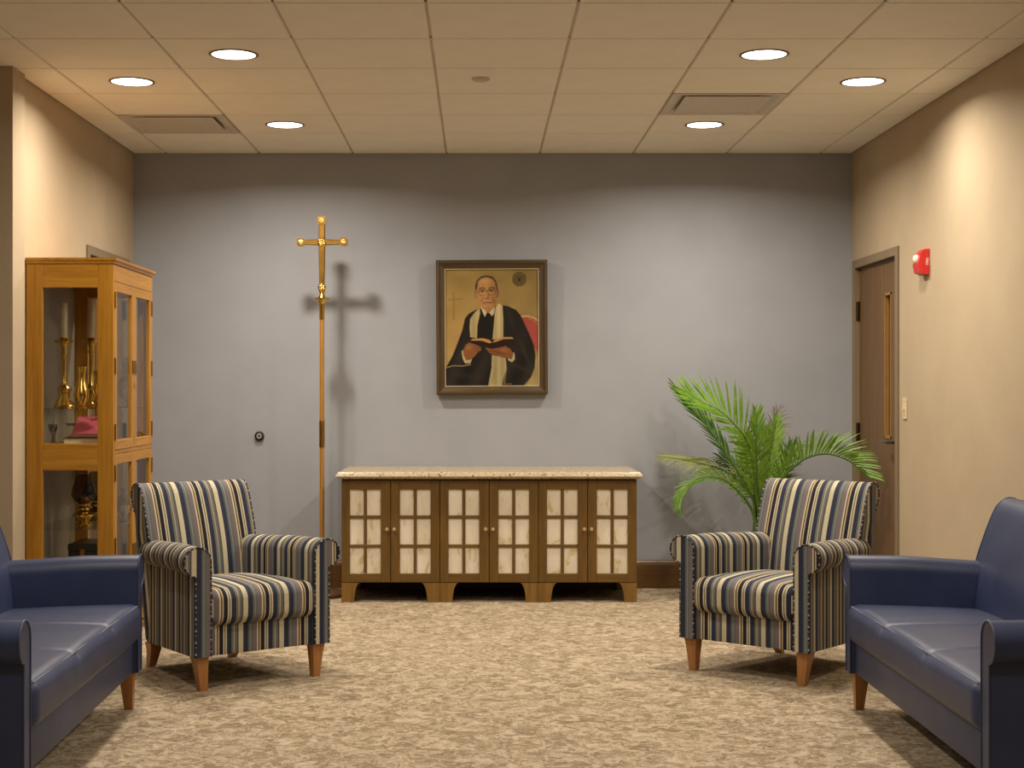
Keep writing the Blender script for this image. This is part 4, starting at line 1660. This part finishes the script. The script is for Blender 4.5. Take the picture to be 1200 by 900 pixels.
# dark case on the bottom board
p = W(105, 457, 7.86)
r = thing('storage_case', 'black storage case standing at the bottom of the display cabinet', 'case', (p.x, p.y, 0.10))
mk('body', B(-0.075, 0.075, -0.14, 0.14, 0, 0.36, bev=0.006), 'dark_lacquer', r)
mk('lid', B(-0.077, 0.077, -0.142, 0.142, 0.36, 0.40, bev=0.006), 'dark_lacquer', r)
mk('clasp', B(-0.012, 0.012, -0.146, -0.141, 0.335, 0.372), 'brass_old', r)

# ================================================================== WALL FITTINGS
p = W(304.2, 511, YB)
r = thing('door_bumper', 'round black rubber door bumper on the blue-grey wall', 'door stop', (p.x, YB, p.z))
mk('rubber_cup', lathe(bmesh.new(), [(0.031, -0.0005), (0.031, -0.012), (0.028, -0.022), (0.020, -0.026), (0.017, -0.022)], 28, axis='y'), 'black_rubber', r, 50)
mk('centre_ring', lathe(bmesh.new(), [(0.017, -0.015), (0.0165, -0.0245), (0.012, -0.026), (0.0085, -0.0245), (0.008, -0.016)], 24, axis='y'), 'grey_rubber', r, 50)
mk('screw', lathe(bmesh.new(), [(0.0084, -0.012), (0.0084, -0.019), (0.0, -0.02)], 16, axis='y'), 'black_rubber', r, 50)

fy = 8.17
fz0, fz1 = HC + (CY - 322.5) * fy / F, HC + (CY - 292.5) * fy / F
fa_ = thing('fire_alarm', 'red fire alarm with clear strobe on the right wall', 'alarm', (XR, fy, fz0))
fh = fz1 - fz0
mk('back_box', B(-0.026, -0.0005, -0.062, 0.062, 0.0, fh, bev=0.003), 'red_plastic', fa_)
bm = prism(bmesh.new(), [(-0.026, 0.004), (-0.026, fh - 0.004), (-0.046, fh - 0.022), (-0.060, fh * 0.40), (-0.052, 0.012)], lambda p, q, s: (p, s, q), -0.052, 0.052)
mk('front_housing', bm, 'red_plastic', fa_)
mk('strobe_lens', lathe(bmesh.new(), [(0.026, -0.048), (0.026, -0.058), (0.020, -0.068), (0.0, -0.074)], 20, (0, 0.004, fh * 0.62), 'x'), 'clear_white', fa_, 45)
fc = bpy.data.curves.new('fire_lettering', 'FONT')
fc.body = 'FIRE'
fc.size = 0.021
fc.extrude = 0.0004
fc.align_x = 'CENTER'
fc.align_y = 'CENTER'
to = bpy.data.objects.new('tmp_text', fc)
COL.objects.link(to)
bpy.context.view_layer.update()
dg = bpy.context.evaluated_depsgraph_get()
tm = bpy.data.meshes.new_from_object(to.evaluated_get(dg))
bpy.data.objects.remove(to, do_unlink=True)
tm.materials.clear()
tm.materials.append(M['white_print'])
lo = bpy.data.objects.new('fire_lettering', tm)
COL.objects.link(lo)
lo.parent = fa_
lo['label'] = 'white vertical lettering'
# faces the camera (-y), reading upwards
lo.matrix_local = Matrix.Translation((-0.013, -0.0624, fh * 0.5)) @ Matrix.Rotation(PI / 2, 4, 'X') @ Matrix.Rotation(PI / 2, 4, 'Z')

sy_ = 8.57
sw = thing('light_switch', 'ivory light switch plate beside the brown door', 'switch', (XR, sy_, 1.125))
mk('plate', B(-0.007, -0.0005, -0.036, 0.036, 0, 0.120, bev=0.002), 'ivory_plastic', sw)
mk('toggle', prism(bmesh.new(), [(-0.007, 0.048), (-0.007, 0.070), (-0.020, 0.060), (-0.020, 0.053)], lambda p, q, s: (p, s, q), -0.006, 0.006), 'ivory_plastic', sw)
mk('screw', lathe(bmesh.new(), [(0.004, -0.007), (0.003, -0.0085), (0, -0.009)], 10, (0, 0, 0.020), 'x'), 'bronze_dark', sw)
mk('screw', lathe(bmesh.new(), [(0.004, -0.007), (0.003, -0.0085), (0, -0.009)], 10, (0, 0, 0.100), 'x'), 'bronze_dark', sw)
